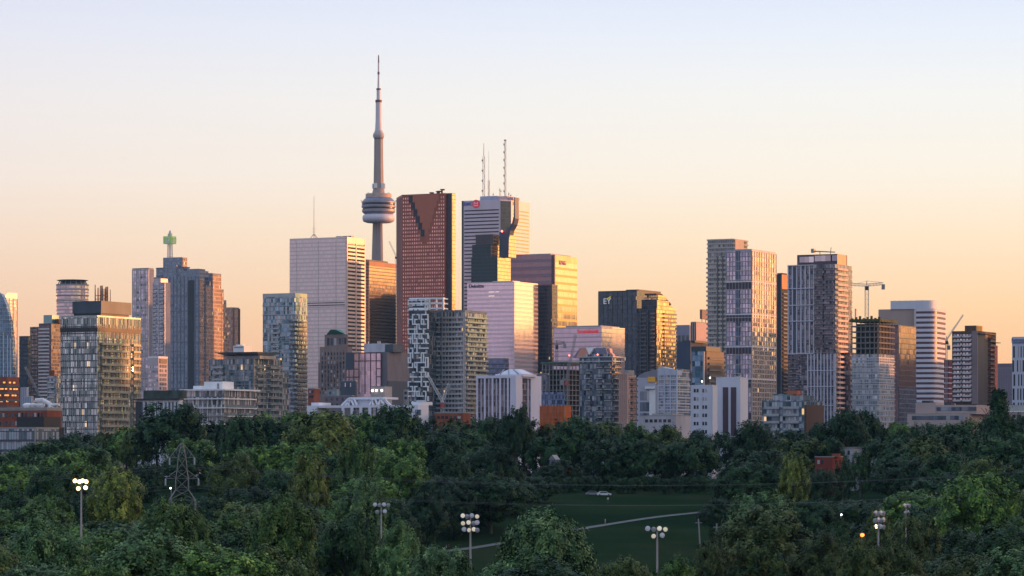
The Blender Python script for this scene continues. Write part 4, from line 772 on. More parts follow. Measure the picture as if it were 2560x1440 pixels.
    b = Bd('office_tower', 'plain grey blue slab between the golden condominium and the peach beige block', 'tower', 1672, 1724, 1734, 814, 3000, 935); b.core(plain('grey blue precast', (.24, .25, .33), .7, var=.06)); b.piers('f', conc_d, 5, 2.2, .3, 838, 935, 'window_strip', ends=False); b.parapet(mgrey, .4, .6)
    b = Bd('office_block', 'peach beige block with a square sign box on legs above its roof', 'building', 1728, 1739, 1790, 806, 2900, 880); b.core(plain('peach beige precast', (.5, .38, .35), .8, var=.06)); b.piers('f', brown, 3, .8, .4, 806, 880); b.parapet(conc, .4, .6)
    x = b.sy(1764); b.box('sign_box', -2, 0, b.sy(1755), b.sy(1771), b.z(796), b.z(772), plain('brown sign box', (.16, .1, .11), .6)); b.box('sign_leg', -1.5, -1, b.sy(1758), b.sy(1759), b.h, b.z(796), mgrey); b.box('sign_leg', -1.5, -1, b.sy(1767), b.sy(1768), b.h, b.z(796), mgrey)
    # ---- arched roof hall and neighbours
    b = Bd('arched_hall', 'pale hall with a curved grey roof and orange lit gable', 'building', 1592, 1640, 1650, 944, 1850, 1060)
    ph = plain('pale lilac wall', (.42, .42, .5), .7, var=.08); b.core(ph); b.poly('roof', 'f', [(1590, 946), (1598, 937), (1612, 930), (1632, 925), (1648, 923), (1648, 946)], 22, plain('grey curved roof', (.2, .2, .25), .6), .5)
    b.poly('gable_glass', 's', [(1641, 960), (1641, 944), (1650, 943), (1650, 958)], .5, gb, .4); b.box('lit_gable', b.fx(1620), b.fx(1639), -.5, -.05, b.z(955), b.z(942), plain('sunlit gable panel', (.8, .45, .06), .3, .5)); b.wins('f', bpane, 3, 2.2, 5, 6, b.fx(1600), b.fx(1625), 978, 1050); b.box('white_panel', b.fx(1624), b.fx(1639), -.4, -.05, 0, b.z(974), white); b.box('roof_ducts', b.fx(1615), b.fx(1638), -1.5, -.1, b.z(972), b.z(966), white)  # gold light on the gable is put into the panel colour
    b = Bd('apartment_tower', 'white balcony tower with grid windows, left of the blue grey blank tower', 'tower', 1646, 1692, 1697, 922, 1700, 1060, d=16); b.core(glass('cool grid glass', (.2, .26, .34), .55, .12, 1.3, 2.9, .15, (.4, .43, .5), .12, jit=.08, curt=.2)); b.slabs(plain('cool white slab', (.48, .51, .6), .7), 3.05, .7, .35, 935, 1060); b.piers('f', MC['cool white slab'], 4, .6, .4, 922, 1060); b.poly('roof_parapet', 'f', [(1646, 938), (1646, 918), (1652, 916), (1693, 926), (1693, 938)], 6, MC['cool white slab'], -.3)
    b = Bd('apartment_tower', 'blank blue grey concrete tower with tan balconies on its narrow right edge', 'tower', 1692, 1726, 1770, 856, 1900, 1060); b.core(plain('slate blue wall', (.075, .095, .14), .8, var=.06)); b.balc('s', plain('tan slab', (.4, .3, .22), .7), plain('tan rail', (.36, .28, .2), .7), 6.1, 1.4, .6, 4.5, 880, 1060); b.wins('s', wpane, 3, 1.8, 1.8, 3.1, 5, b.d - 2, 866, 1050); b.box('roof_box', b.fx(1705, 2), 2, 2, 18, b.h, b.z(851), dark); b.parapet(navy, .4, .6)
    b = Bd('apartment_tower', 'blue and rust patterned glass block with dark teal cap and balconied right wing', 'tower', 1729, 1762, 1808, 878, 1850, 1000); b.core(glass('blue rust glass', (.16, .3, .42), .6, .1, 1.6, 3, .1, (.1, .14, .18), .1, jit=.1, vari=.6, curt=.12, curtc=(.34, .16, .08))); b.box('roof_cap', -b.w, 1, -.5, b.d - 6, b.h, b.z(866), plain('dark teal cap', (.03, .06, .07), .5)); b.balc('s', conc, raild, 3.1, 1.4, b.sy(1768), b.d - .5, 884, 1000); b.box('side_wall', 0, .5, b.sy(1764), b.d, 0, b.h, dark)
    b.piers('f', steelp, 1, 1, .3, 878, 1000, 'corner_strip', -.5, -.5)
    # ---- tall pair
    b = Bd('apartment_tower', 'tall beige balcony tower with striped flat top, behind the gridded glass tower', 'tower', 1769, 1834, 1869, 600, 2500, 960)
    b.core(glass('beige apartment glass', (.18, .20, .22), .5, .12, 1.8, 3.1, .1, (.3, .28, .26), .2, jit=.08, curt=.15)); bs = plain('beige slab edge', (.44, .41, .37), .8, var=.08)
    b.slabs(bs, 3.45, 1.35, .8, 636, 960, 'balcony_band'); b.slabs(bs, 3.0, 1.0, .5, 600, 636, 'crown_band', first=0); b.piers('f', conc_d, 2, 1.2, .85, 640, 960, 'recess', a0=b.fx(1795), a1=b.fx(1808)); b.box('crown_side', .05, .9, 1, b.sy(1857), b.z(634), b.h + .8, beige); b.box('crown_core', -b.w + 2, 0, 1, b.d - 2, b.z(636), b.h + .5, dark)
    b = Bd('apartment_tower', 'tall gridded glass tower with plum bands and a sparkling orange lit right side', 'tower', 1816, 1879, 1939, 627, 2200, 1070)
    b.core(glass('lilac tower glass', (.60, .58, .68), .75, .1, 1.45, 3.05, .16, (.2, .2, .26), .1, (.3, .3, .36), jit=.05, vari=.3, curt=.08))
    b.box('side_glass', 0, .4, .3, b.d, 0, b.h, glass('sparkling side glass', (.72, .6, .52), .85, .08, 1.5, 3.05, .24, (.42, .38, .36), .14, jit=.14, vari=.4, wav=.06)); b.box('centre_strip', b.fx(1841), b.fx(1851), -.3, 0, 0, b.h, glass('blue strip glass', (.1, .17, .26), .5, .1, 1.5, 3.05, .2, (.05, .07, .1), .1, jit=.08))
    pl = plain('plum spandrel band', (.055, .04, .055), .4, .2)
    for y0, y1 in ((705, 722), (787, 803), (868, 884), (949, 968), (1032, 1048)):
        b.box('plant_floor', -b.w - .2, .1, -.45, 1, b.z(y1), b.z(y0), pl)
    for yy in (705, 787, 868, 949): b.box('floor_band', -b.w - .3, .6, -.6, b.d, b.z(yy), b.z(yy) + .7, white)
    b.piers('f', plain('grey lilac fin', (.34, .33, .4), .5, .2), 9, .28, .5, 627, 1070, 'fin'); b.piers('s', plain('warm pale fin', (.5, .42, .38), .5, .2), 11, .3, .7, 627, 1070, 'fin'); b.slabs(MC['warm pale fin'], 6.1, .4, .5, 630, 1070); b.parapet(MC['grey lilac fin'], .3, 1.2)
    b.box('roof_rail', b.fx(1862, 4), b.fx(1884, 4), 4, 8, b.h, b.z(622), mgrey)
    b = Bd('office_tower', 'dark narrow tower whose top right corner is orange, wedged between the two tall gridded towers', 'tower', 1930, 1953, 1985, 686, 2650, 1000); b.core(plain('charcoal wall', (.045, .05, .065), .7)); b.box('crown_side', 0, .5, .5, b.d, b.z(722), b.h, plain('orange crown side', (.62, .30, .13), .7)); b.balc('s', conc_d, raild, 3.1, 1.3, 2, b.d - 1, 726, 1000); b.box('roof_box', b.fx(1943, 3), 0, 3, 12, b.h, b.z(682), brown); b.piers('f', navy, 3, 1, .3, 690, 1000)  # orange covers only the upper part of the right face
    # ---- right big tower
    b = Bd('apartment_tower', 'tall dense balcony tower with white striped left half and fiery orange right side', 'tower', 1970, 2088, 2130, 660, 2000, 1080)
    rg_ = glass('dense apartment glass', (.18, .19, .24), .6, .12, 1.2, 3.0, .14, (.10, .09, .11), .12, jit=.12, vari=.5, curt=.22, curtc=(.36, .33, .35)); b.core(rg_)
    b.box('crown_wall', b.fx(1988), b.fx(2088), 3, b.d - 8, b.h, b.z(634), plain('dusky crown', (.08, .06, .07), .6)); b.box('crown_side', -.4, .2, 3, b.d - 10, b.h, b.z(634), plain('sunset crown panel', (.6, .36, .2), .5)); b.wins('f', ppane, 4, 4.2, 3.4, 7, b.fx(2034), b.fx(2087), 637, 655, .15, 3); b.wins('f', ppane, 3, 3, 3.4, 7, b.fx(1994), b.fx(2030), 639, 655, .15, 3)  # crown side panel has the sunset orange in its colour
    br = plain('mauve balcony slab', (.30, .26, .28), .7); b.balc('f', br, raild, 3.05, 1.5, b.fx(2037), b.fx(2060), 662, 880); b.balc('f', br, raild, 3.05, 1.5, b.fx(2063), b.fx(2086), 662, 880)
    b.balc('s', plain('flame lit slab', (.72, .50, .42), .7), plain('flame lit rail', (.72, .50, .42), .7), 3.05, 1.6, 1, b.d * .62, 662, 1075); b.balc('f', br, raild, 3.05, 1.4, b.fx(1972), b.fx(2000), 882, 1075)  # sunset orange put into the colour of side slabs and rails
    lf = plain('lilac white frame', (.55, .55, .64), .7, var=.04)
    b.piers('f', lf, 7, .7, .5, 660, 882, 'frame_post', b.fx(1971), b.fx(2035)); b.piers('f', navy, 1, 2.6, .45, 666, 880, 'dark_strip', b.fx(1985), b.fx(1985)); b.piers('f', lf, 9, .7, .6, 884, 1080, 'frame_post', b.fx(2020), b.fx(2086)); b.piers('s', lf, 5, .7, .5, 884, 1080, 'frame_post')
    for yy in (660, 718, 760, 800, 882): b.box('frame_beam', b.fx(1970), b.fx(2035), -.9, 0, b.z(yy) - .5, b.z(yy), lf)
    for yy in (925, 965, 1012): b.box('frame_beam', b.fx(2020), .5, -.9, 0, b.z(yy) - .5, b.z(yy), lf)
    b.slabs(br, 3.05, .35, .3, 662, 1080); b.box('flared_wing', 0, 4.5, b.d * .45, b.d + 2, 0, b.z(880), rg_); b.balc('s', MC['flame lit slab'], MC['flame lit rail'], 3.05, 1.6, b.d * .5, b.d + 1, 884, 1075, 4.5)
    m = MB(); z = b.z(624); m.bar((b.fx(2030, 8), 8, z), (b.fx(2088, 8), 8, z - 1), .5, .4); m.box(b.fx(2029, 8), b.fx(2036, 8), 7, 10, z - 1, z + 1.4); m.bar((b.fx(2050, 8), 8, b.z(634)), (b.fx(2050, 8), 8, z), .3); m.bar((b.fx(2076, 8), 8, b.z(634)), (b.fx(2078, 8), 8, b.z(616)), .25); m.obj('window_washing_crane', mgrey, b.root)
    b = Bd('apartment_block', 'broad low teal balcony block at the feet of the two tall gridded towers', 'building', 1905, 2010, 2055, 1000, 1500, 1090); b.core(glass('teal low glass', (.18, .26, .32), .6, .1, 1.3, 3, .12, (.08, .12, .15), .12, jit=.1, vari=.6, curt=.28, curtc=(.36, .42, .46), lit=.003)); b.slabs(plain('teal slab edge', (.14, .2, .24), .7), 3.2, .5, .25, 1003, 1090); b.balc('f', MC['teal slab edge'], railg, 3.2, 1.3, b.fx(1912), b.fx(1950), 1005, 1085); b.balc('f', MC['teal slab edge'], railg, 3.2, 1.3, b.fx(1960), b.fx(2000), 1005, 1085)
    for a0, a1, t0 in ((1932, 1968, 984), (1975, 2008, 988)): b.box('penthouse', b.fx(a0, 3), b.fx(a1, 3), 3, 16, b.h, b.z(t0), glass('penthouse glass', (.25, .34, .38), .6, .1, 2, 3, .1, (.1, .14, .16), .1, jit=.06))
    b.box('orange_tarp', b.fx(1967, 10), b.fx(1993, 10), 10, 14, b.z(985), b.z(975), plain('rust tarpaulin', (.4, .12, .06), .8)); b.box('side_wing', 0, 1, .5, b.d, 0, b.z(1012), brown)
    # ---- white slotted building
    b = Bd('apartment_tower', 'white slab building with two tall dark red vertical slots, rising from the trees', 'tower', 1790, 1851, 1853, 946, 1250, 1090, d=16, phi=14)
    ws = plain('cool white slab wall', (.56, .58, .68), .8, var=.06); b.core(ws); b.piers('f', plain('plum slot', (.07, .04, .06), .5), 1, 2.0, .25, 968, 1090, 'slot', b.fx(1814), b.fx(1814)); b.piers('f', MC['plum slot'], 1, 2.0, .25, 968, 1090, 'slot', b.fx(1834), b.fx(1834)); b.parapet(ws, .4, .5); b.box('roof_hut', b.fx(1835, 3), b.fx(1848, 3), 3, 8, b.h, b.z(939), conc)
    b = Bd('apartment_tower', 'lower white wing with dotted window columns, left of the slab with two dark slots', 'tower', 1728, 1781, 1792, 965, 1230, 1090, d=10, phi=14); b.core(ws); b.wins('f', wpane, 6, .75, 1.3, 3.0, -b.w + .8, -.8, 972, 1085, skip=lambda i, j: i in (2, 5)); b.piers('f', ws, 3, .4, .25, 966, 1090); b.parapet(ws, .3, .4)
    for px, py in ((1755, 955), (1775, 946)): m = MB(); m.lathe([(.1, 0), (.25, .2), (.25, .4), (.1, .6)], 8); m.obj('lamp', MC['white lamp glow'], b.root, (b.fx(px, 3), 3, b.z(py))); m = MB(); m.bar((b.fx(px, 3), 3, b.h), (b.fx(px, 3), 3, b.z(py)), .1); m.obj('lamp_post', mgrey, b.root)
    # ---- construction tower
    b = Bd('construction_tower', 'unfinished tower, bare concrete floors above and new glazing below, under the hammerhead crane', 'construction site', 2130, 2197, 2236, 800, 1950, 1075)
    z0 = b.z(885); b.box('clad_wall', -b.w, 0, 0, b.d, 0, z0, glass('new glazing', (.34, .42, .48), .6, .12, 1.3, 3.1, .2, (.4, .42, .46), .18, jit=.12, vari=.5, curt=.25)); b.box('inner_wall', -b.w + 1.8, -1.8, 1.8, b.d - 2, z0, b.h - 2, MC['shadowy interior blockwork'])
    b.slabs(plain('bare slab', (.17, .165, .16), .9), 3.2, .8, .3, 803, 885, 'floor_slab', first=0); b.slabs(plain('pale slab', (.42, .44, .48), .8), 3.2, .45, .4, 888, 1075, 'floor_slab'); b.piers('f', MC['bare slab'], 7, .6, .15, 803, 886, 'column'); b.piers('s', MC['bare slab'], 5, .6, .15, 803, 886, 'column', ends=False); b.slabs(plain('mossy formwork', (.09, .1, .06), .9, var=.4, scale=.4), 90, 1.6, 1.2, 804, 806, 'formwork', first=0)
    for i in range(8): o = MB(); x = -b.w + i * b.w / 7; o.box(x, x + 1.2, -1.3, -.4, b.h - .5, b.h + 1.2 + (i % 3) * .6); o.obj('formwork_panel', MC['mossy formwork'], b.root)
    b.box('hoist', b.fx(2137, 2), b.fx(2140, 2), 2, 4, b.h, b.z(770), steelp)
    # ---- beige with reflective brown
    b = Bd('office_tower', 'beige tower with rounded white banded front and a white roof storey', 'tower', 2193, 2338, 2364, 771, 2600, 1010, phi=20)
    bb = plain('beige tower wall', (.40, .31, .28), .8, var=.05); x1 = b.fx(2288); b.box('wall', -b.w, x1, 4, b.d, 0, b.h, bb); r_ = 8; m = MB(); arc = [(-r_ + r_ * math.sin(t), r_ - r_ * math.cos(t)) for t in [i * math.pi / 16 for i in range(9)]]
    fp = [(x1, 0)] + arc + [(0, b.d), (x1, b.d)]; m.prism(fp, 0, b.h); m.obj('round_wall', plain('plum window wall', (.10, .055, .07), .35, .2), b.root)
    wb = plain('white spandrel', (.60, .58, .66), .6, var=.04)
    for z in b.zs(3.9, 771, 1005): m = MB(); m.prism([(x, y - .0) for x, y in [(x1, -.4)] + [(x + .35, y - .35) for x, y in arc] + [(.4, b.d), (x1, b.d)]], z - 2.1, z); m.obj('spandrel', wb, b.root)
    m = MB(); m.prism([(b.fx(2224), 3)] + [(x1, 3)] + [(x - 2, y + 2) for x, y in arc] + [(-2, b.d * .4), (b.fx(2224), b.d * .8)], b.h, b.z(750)); m.obj('roof_storey', plain('white roof storey', (.55, .57, .66), .6, var=.05), b.root); b.piers('f', steelp, 1, 1.5, .5, 771, 1010, 'pilaster', x1, x1)
    for i in range(6): m = MB(); x = b.fx(2235 + i * 14, 8); m.bar((x, 8, b.z(750)), (x, 8, b.z(747)), .15); m.obj('antenna', mgrey, b.root)
    b = Bd('office_tower', 'glass tower mirroring brown orange light, in front of the beige tower wall', 'tower', 2222, 2246, 2290, 815, 2350, 1075); b.core(glass('brown mirror glass', (.36, .23, .2), .8, .12, 2.2, 3.7, .1, (.1, .08, .1), .12, jit=.03, vari=.25)); b.piers('f', navy, 5, .5, .3, 815, 1075); b.box('side_base', 0, .4, 0, b.d, 0, b.z(968), glass('blue grid base', (.14, .17, .24), .5, .12, 1.8, 3.2, .2, (.1, .12, .17), .2, jit=.05)); b.parapet(mdark, .4, .7)
    b = Bd('brick_building', 'narrow maroon brick strip building between the banded tower and the brown tower', 'tower', 2360, 2372, 2384, 903, 2500, 1010); b.core(plain('maroon brick', (.16, .05, .06), .8)); b.slabs(wb, 3.9, .7, .2, 906, 1010); b.parapet(conc_d)
    b = Bd('apartment_tower', 'brown brick apartment tower with orange lit roof box and ledge, near the right edge', 'tower', 2380, 2442, 2490, 827, 2250, 1010)
    b.core(brown); b.balc('f', plain('lilac balcony slab', (.34, .32, .36), .7), railw, 3.05, 1.3, b.fx(2383), b.fx(2403), 832, 1010); b.balc('f', MC['lilac balcony slab'], railw, 3.05, 1.3, b.fx(2407), b.fx(2428), 832, 1010); b.wins('f', ppane, 6, 1.5, 1.6, 3.05, b.fx(2383), b.fx(2430), 835, 1005, .1)
    b.piers('f', plain('mauve pier', (.24, .19, .2), .7), 1, 4, .6, 827, 1010, 'pier', b.fx(2437), b.fx(2437)); b.box('dark_wall', 0, .5, .5, b.sy(2468), 0, b.z(830), dark); b.balc('s', plain('sunlit balcony slab', (.5, .24, .18), .7), raild, 3.05, 1.6, b.sy(2470), b.sy(2482), 840, 1005, .4); b.box('end_pier', 0, 1.2, b.sy(2483), b.d, 0, b.z(860), plain('sunlit brick', (.55, .2, .14), .8))  # side slabs and end pier carry the orange sunlight in their colour
    b.box('roof_box', b.fx(2412, 4), b.fx(2440, 4), 4, 16, b.h, b.z(813), brown); b.box('roof_box_side', b.fx(2440, 4), b.fx(2440, 4) + .5, 4, 16, b.h, b.z(813), plain('sunlit roof box side', (.7, .36, .1), .7)); b.box('ledge', -2, 2.5, 0, b.sy(2482), b.z(834), b.z(832), mdark)  # sunlit face of the brown roof box painted amber
    for px, py in ((2470, 843), (2482, 854)): b.box('roof_ledge', 0, 3.5, b.sy(px), b.sy(px + 8), b.z(py), b.z(py - 1.5), plain('orange lit ledge', (.3, .12, .08), .7))  # orange light on the ledges is part of their colour
    b = Bd('office_tower', 'plain mauve grey office slab behind the right edge tower', 'tower', 2488, 2540, 2560, 918, 2900, 1020); b.core(plain('mauve ribbed wall', (.24, .2, .24), .7, var=.05)); b.box('roof_storey', b.fx(2493, 3), 0, 3, b.d, b.h, b.z(908), plain('mauve roof', (.16, .13, .16), .6)); b.piers('f', plain('mauve rib', (.28, .24, .28), .7), 13, .4, .3, 920, 1020)
    b = Bd('residence_tower', 'white tower with staggered slit windows and grey letters, cut off by the right edge', 'tower', 2530, 2640, 2660, 843, 2050, 1060); rw_ = plain('cool white panel', (.50, .53, .64), .6, var=.04); b.core(rw_)
    rr = random.Random(5)
    for j, z in enumerate(b.zs(8.6, 863, 1045)):
        for i, px in enumerate((2533, 2544, 2551, 2559, 2568, 2577, 2588)):
            b.rep('window', boxmesh(1.1 if i % 3 == 0 else .7, .3, 7, (wpane,)), (b.fx(px + (2, 0, 3, 1)[j % 4]), 0, z - 7.2), 5)
    b.sign('f', 'Ryerson', 2545, 851, 1.8, plain('grey blue letters', (.14, .2, .36), .5), off=.2); b.sign('f', 'University', 2549, 857, 1.8, MC['grey blue letters'], off=.2); b.parapet(rw_, .4, .6)
    # ---- low ones right
    b = Bd('school_building', 'low beige building with stepped roof and small windows just above the right hand treetops', 'building', 2268, 2420, 2475, 1035, 1300, 1090); pb = plain('pink beige stucco', (.42, .34, .33), .85, var=.06); b.core(pb); b.box('upper_wall', b.fx(2290, 3), b.fx(2440, 3), 3, b.d, b.h, b.z(1012), pb); b.box('upper_wall', b.fx(2290, 3), b.fx(2340, 3), 2.5, b.d, b.h, b.z(1006), pb); b.wins('f', bpane, 9, 2.6, 1.5, 12, b.fx(2345, 3), b.fx(2438, 3), 1017, 1024, .15, 3); b.wins('f', bpane, 12, 1.8, 1.6, 12, -b.w + 2, -2, 1039, 1050)
    b.box('skylight', b.fx(2360, 5), b.fx(2378, 5), 5, 9, b.z(1012), b.z(1005), plain('dark skylight', (.04, .05, .07), .3)); b.box('roof_vent', b.fx(2305, 5), b.fx(2325, 5), 5, 9, b.z(1006), b.z(1000), mdark); b.parapet(conc, .3, .3)
    b = Bd('white_building', 'long low pale roofs stretching behind the dark conifer on the right', 'building', 2395, 2580, 2620, 1028, 1500, 1060); b.core(pb); b.slabs(white, 30, .5, .5, 1030, 1032, 'roof_slab', first=0); b.box('upper_wall', b.fx(2440, 4), b.fx(2560, 4), 4, 16, b.h, b.z(1012), conc); b.wins('f', wpane, 12, 1.6, 1.5, 12, -b.w + 2, -2, 1036, 1050)
    b = Bd('brick_building', 'dark brown house wall below the slit window tower at the right edge', 'building', 2520, 2580, 2600, 1048, 1260, 1080); b.core(plain('umber brick', (.08, .05, .05), .85)); b.wins('f', bpane, 4, 1, 1.4, 3, -b.w + 1, -1, 1053, 1075); b.parapet(white, .3, .3)
    b = Bd('white_building', 'low pale flat building between the arched hall and the treetops', 'building', 1600, 1690, 1730, 1040, 1400, 1080); b.core(plain('pale stone low', (.42, .4, .44), .8)); b.box('upper_wall', b.fx(1630, 4), b.fx(1680, 4), 4, 16, b.h, b.z(1033), conc); b.parapet(conc, .3, .4); b.wins('f', wpane, 6, 1.4, 1.3, 5, -b.w + 2, -2, 1048, 1060)
    b = Bd('office_block', 'dark blue glass block filling the gap between the white columned tower and the concrete frame', 'building', 1345, 1372, 1384, 935, 2300, 1060); b.core(glass('slate gap glass', (.14, .16, .22), .5, .12, 1.5, 3.3, .2, (.08, .08, .12), .12, jit=.08, lit=.02)); b.slabs(navy, 3.3, .5, .25, 940, 1060); b.parapet(mgrey, .4, .6)
    # hillside houses
    b = Bd('brick_house', 'flat roofed red brick house showing between the trees on the right', 'house', 2037, 2081, 2108, 1143, 1085, 1190); b.core(plain('bright red brick', (.20, .05, .04), .9, var=.15)); b.parapet(conc, .3, .3); b.box('chimney', b.fx(2080, 2), b.fx(2096, 2), 2, 4, b.h, b.z(1134), brick); b.wins('f', wpane, 2, .8, 1.3, 3, b.fx(2042), b.fx(2060), 1150, 1175); b.wins('s', wpane, 2, .8, 1.3, 3, 1, b.d - 1, 1150, 1175)
    b = Bd('white_house', 'pale grey house with one dark window behind the flat roofed red brick house', 'house', 2100, 2135, 2156, 1120, 1110, 1160); b.core(plain('pale siding', (.4, .4, .44), .8)); b.wins('f', wpane, 2, .8, 1.4, 3, b.fx(2103), b.fx(2128), 1126, 1150); x0, x1 = -b.w - .3, .3; b.box('roof', x0, x1, -.3, b.d + .3, b.h, b.h + .35, mgrey)
    b = Bd('white_house', 'small pale gabled house glimpsed through the dark wood in the middle', 'house', 1374, 1388, 1398, 1149, 1145, 1180); b.core(plain('blue grey siding', (.2, .2, .3), .8)); m = MB(); m.v = [(-b.w - .3, -.3, b.h), (.3, -.3, b.h), (.3, b.d + .3, b.h), (-b.w - .3, b.d + .3, b.h), (-b.w / 2, -.3, b.h + 1.6), (-b.w / 2, b.d + .3, b.h + 1.6)]; m.f = [(0, 1, 4), (2, 3, 5), (1, 2, 5, 4), (3, 0, 4, 5), (0, 3, 2, 1)]; m.m = [0] * 5; m.obj('roof', mgrey, b.root); b.wins('f', ppane, 1, .7, 1, 5, -b.w + .5, -.5, 1155, 1160)
    for q in ALL: q.finish()

def cn_tower():
    D = 4400; k = D / F; bz = gz(D) - 2; cx = PX(946.5, D); z = lambda py: PZ(py, D) - bz
    r = thing('observation_tower', 'very tall concrete needle tower with a round observation pod and long antenna', 'tower', (cx, D, bz))
    cc = plain('tower concrete', (.35, .285, .27), .8, var=.08, scale=.03); wm = plain('white antenna casing', (.62, .58, .64), .5, var=.04); rd = plain('maroon ring', (.16, .05, .07), .6)
    m = MB()       # three-legged shaft: hexagonal core and three fins
    ks = [(z(1100), 30, 12), (z(800), 19.5, 9), (z(650), 17.2, 8), (z(556), 14.5, 7)]
    for (za, ra, ha), (zb, rb, hb) in zip(ks, ks[1:]):
        for a in (R(-60), R(60), R(180)):
            def q(rr, w): c, s_ = math.cos(a), math.sin(a); return [(-s_ * w * k, c * w * k), (rr * k * c - s_ * w * .55 * k, rr * k * s_ + c * w * .55 * k), (rr * k * c + s_ * w * .55 * k, rr * k * s_ - c * w * .55 * k), (s_ * w * k, -c * w * k)]
            m.prism(q(ra, ha * .62), za, zb, top=q(rb, hb * .62))
    m.lathe([(12 * k, z(1100)), (9 * k, z(800)), (8 * k, z(556))], 6); m.obj('shaft', cc, r)
    m = MB(); m.lathe([(13.5 * k, z(500)), (12.8 * k, z(470)), (11.5 * k, z(400)), (11 * k, z(345))], 6); m.obj('upper_shaft', cc, r)
    m = MB(); m.lathe([(30 * k, z(557)), (38 * k, z(554)), (40.5 * k, z(548)), (40.5 * k, z(542)), (38 * k, z(537.5)), (34 * k, z(536))], 48); m.obj('radome', plain('white radome', (.6, .57, .66), .5, var=.03), r, smooth=True)
    pd = plain('pod cladding', (.28, .25, .3), .5, .2)
    for nm, prof, mt_ in (('pod_deck', [(34, 536), (37, 534), (41.5, 530), (41.5, 524), (38, 523)], pd), ('window_ring', [(38, 524), (40, 522), (40, 520), (38, 519)], plain('pod dark glass', (.03, .03, .04), .2, .3)), ('pod_deck', [(36, 520), (42.5, 519), (42.8, 515), (42, 513.5), (36, 513)], pd), ('window_ring', [(38, 514), (41.8, 512.5), (41.8, 508.5), (38, 508)], MC['pod dark glass']),
                       ('pod_deck', [(36, 509), (42.5, 508), (42.5, 505), (38, 503)], pd), ('pod_roof', [(38, 505), (41, 504), (35, 497), (31, 495)], plain('pod roof metal', (.18, .18, .26), .4, .3)), ('top_ring', [(31, 496), (32.5, 495), (32.5, 485), (30, 484.5)], plain('pod top ring', (.5, .36, .32), .6)), ('roof_core', [(16, 486), (15, 478), (13.5, 470)], cc)):
        m = MB(); m.lathe([(a * k, z(py)) for a, py in prof], 48); m.obj(nm, mt_, r)
    for i in range(12):
        a = i * math.pi / 6; m = MB(); m.bar((28 * k * math.cos(a), 28 * k * math.sin(a), z(485)), (28 * k * math.cos(a), 28 * k * math.sin(a), z(482)), .5); m.obj('roof_lamp', mgrey, r)
    for sx_ in (-1, 1): m = MB(); m.bar((sx_ * 41 * k, 0, z(505)), (sx_ * 45 * k, 0, z(502)), .4); m.bar((sx_ * 45 * k, 0, z(502)), (sx_ * 41 * k, 0, z(501)), .3); m.obj('davit', mgrey, r)
    for a in (R(-120), R(-40), R(30), R(150)): m = MB(); x, y = 14 * k * math.cos(a), 14 * k * math.sin(a); m.box(x - 4 * k, x + 4 * k, y - 3 * k, y + 3 * k, z(471), z(459)); m.obj('equipment_box', white, r)
    m = MB(); m.lathe([(11 * k, z(348)), (13.5 * k, z(343)), (14.5 * k, z(338)), (13 * k, z(334)), (10 * k, z(329)), (9.5 * k, z(326))], 32); m.obj('sky_pod', plain('sky pod cladding', (.42, .37, .38), .6), r, smooth=True)
    for nm, prof, mt_ in (('antenna_section', [(9.2, 329), (7.6, 300), (7.2, 256)], wm), ('antenna_ring', [(8.2, 256), (8.2, 250)], rd), ('antenna_section', [(5.2, 251), (5, 225)], wm), ('antenna_ring', [(5.8, 225), (5.8, 221)], rd), ('antenna_section', [(3, 221), (2.2, 186)], wm), ('antenna_ring', [(2.8, 186), (2.8, 180)], rd), ('antenna_section', [(2.2, 180), (2, 156)], wm), ('antenna_tip', [(2.2, 156), (1.7, 154), (1.4, 140), (.6, 137)], rd)):
        m = MB(); m.lathe([(a * k, z(py)) for a, py in prof], 20); m.obj(nm, mt_, r, smooth=False)

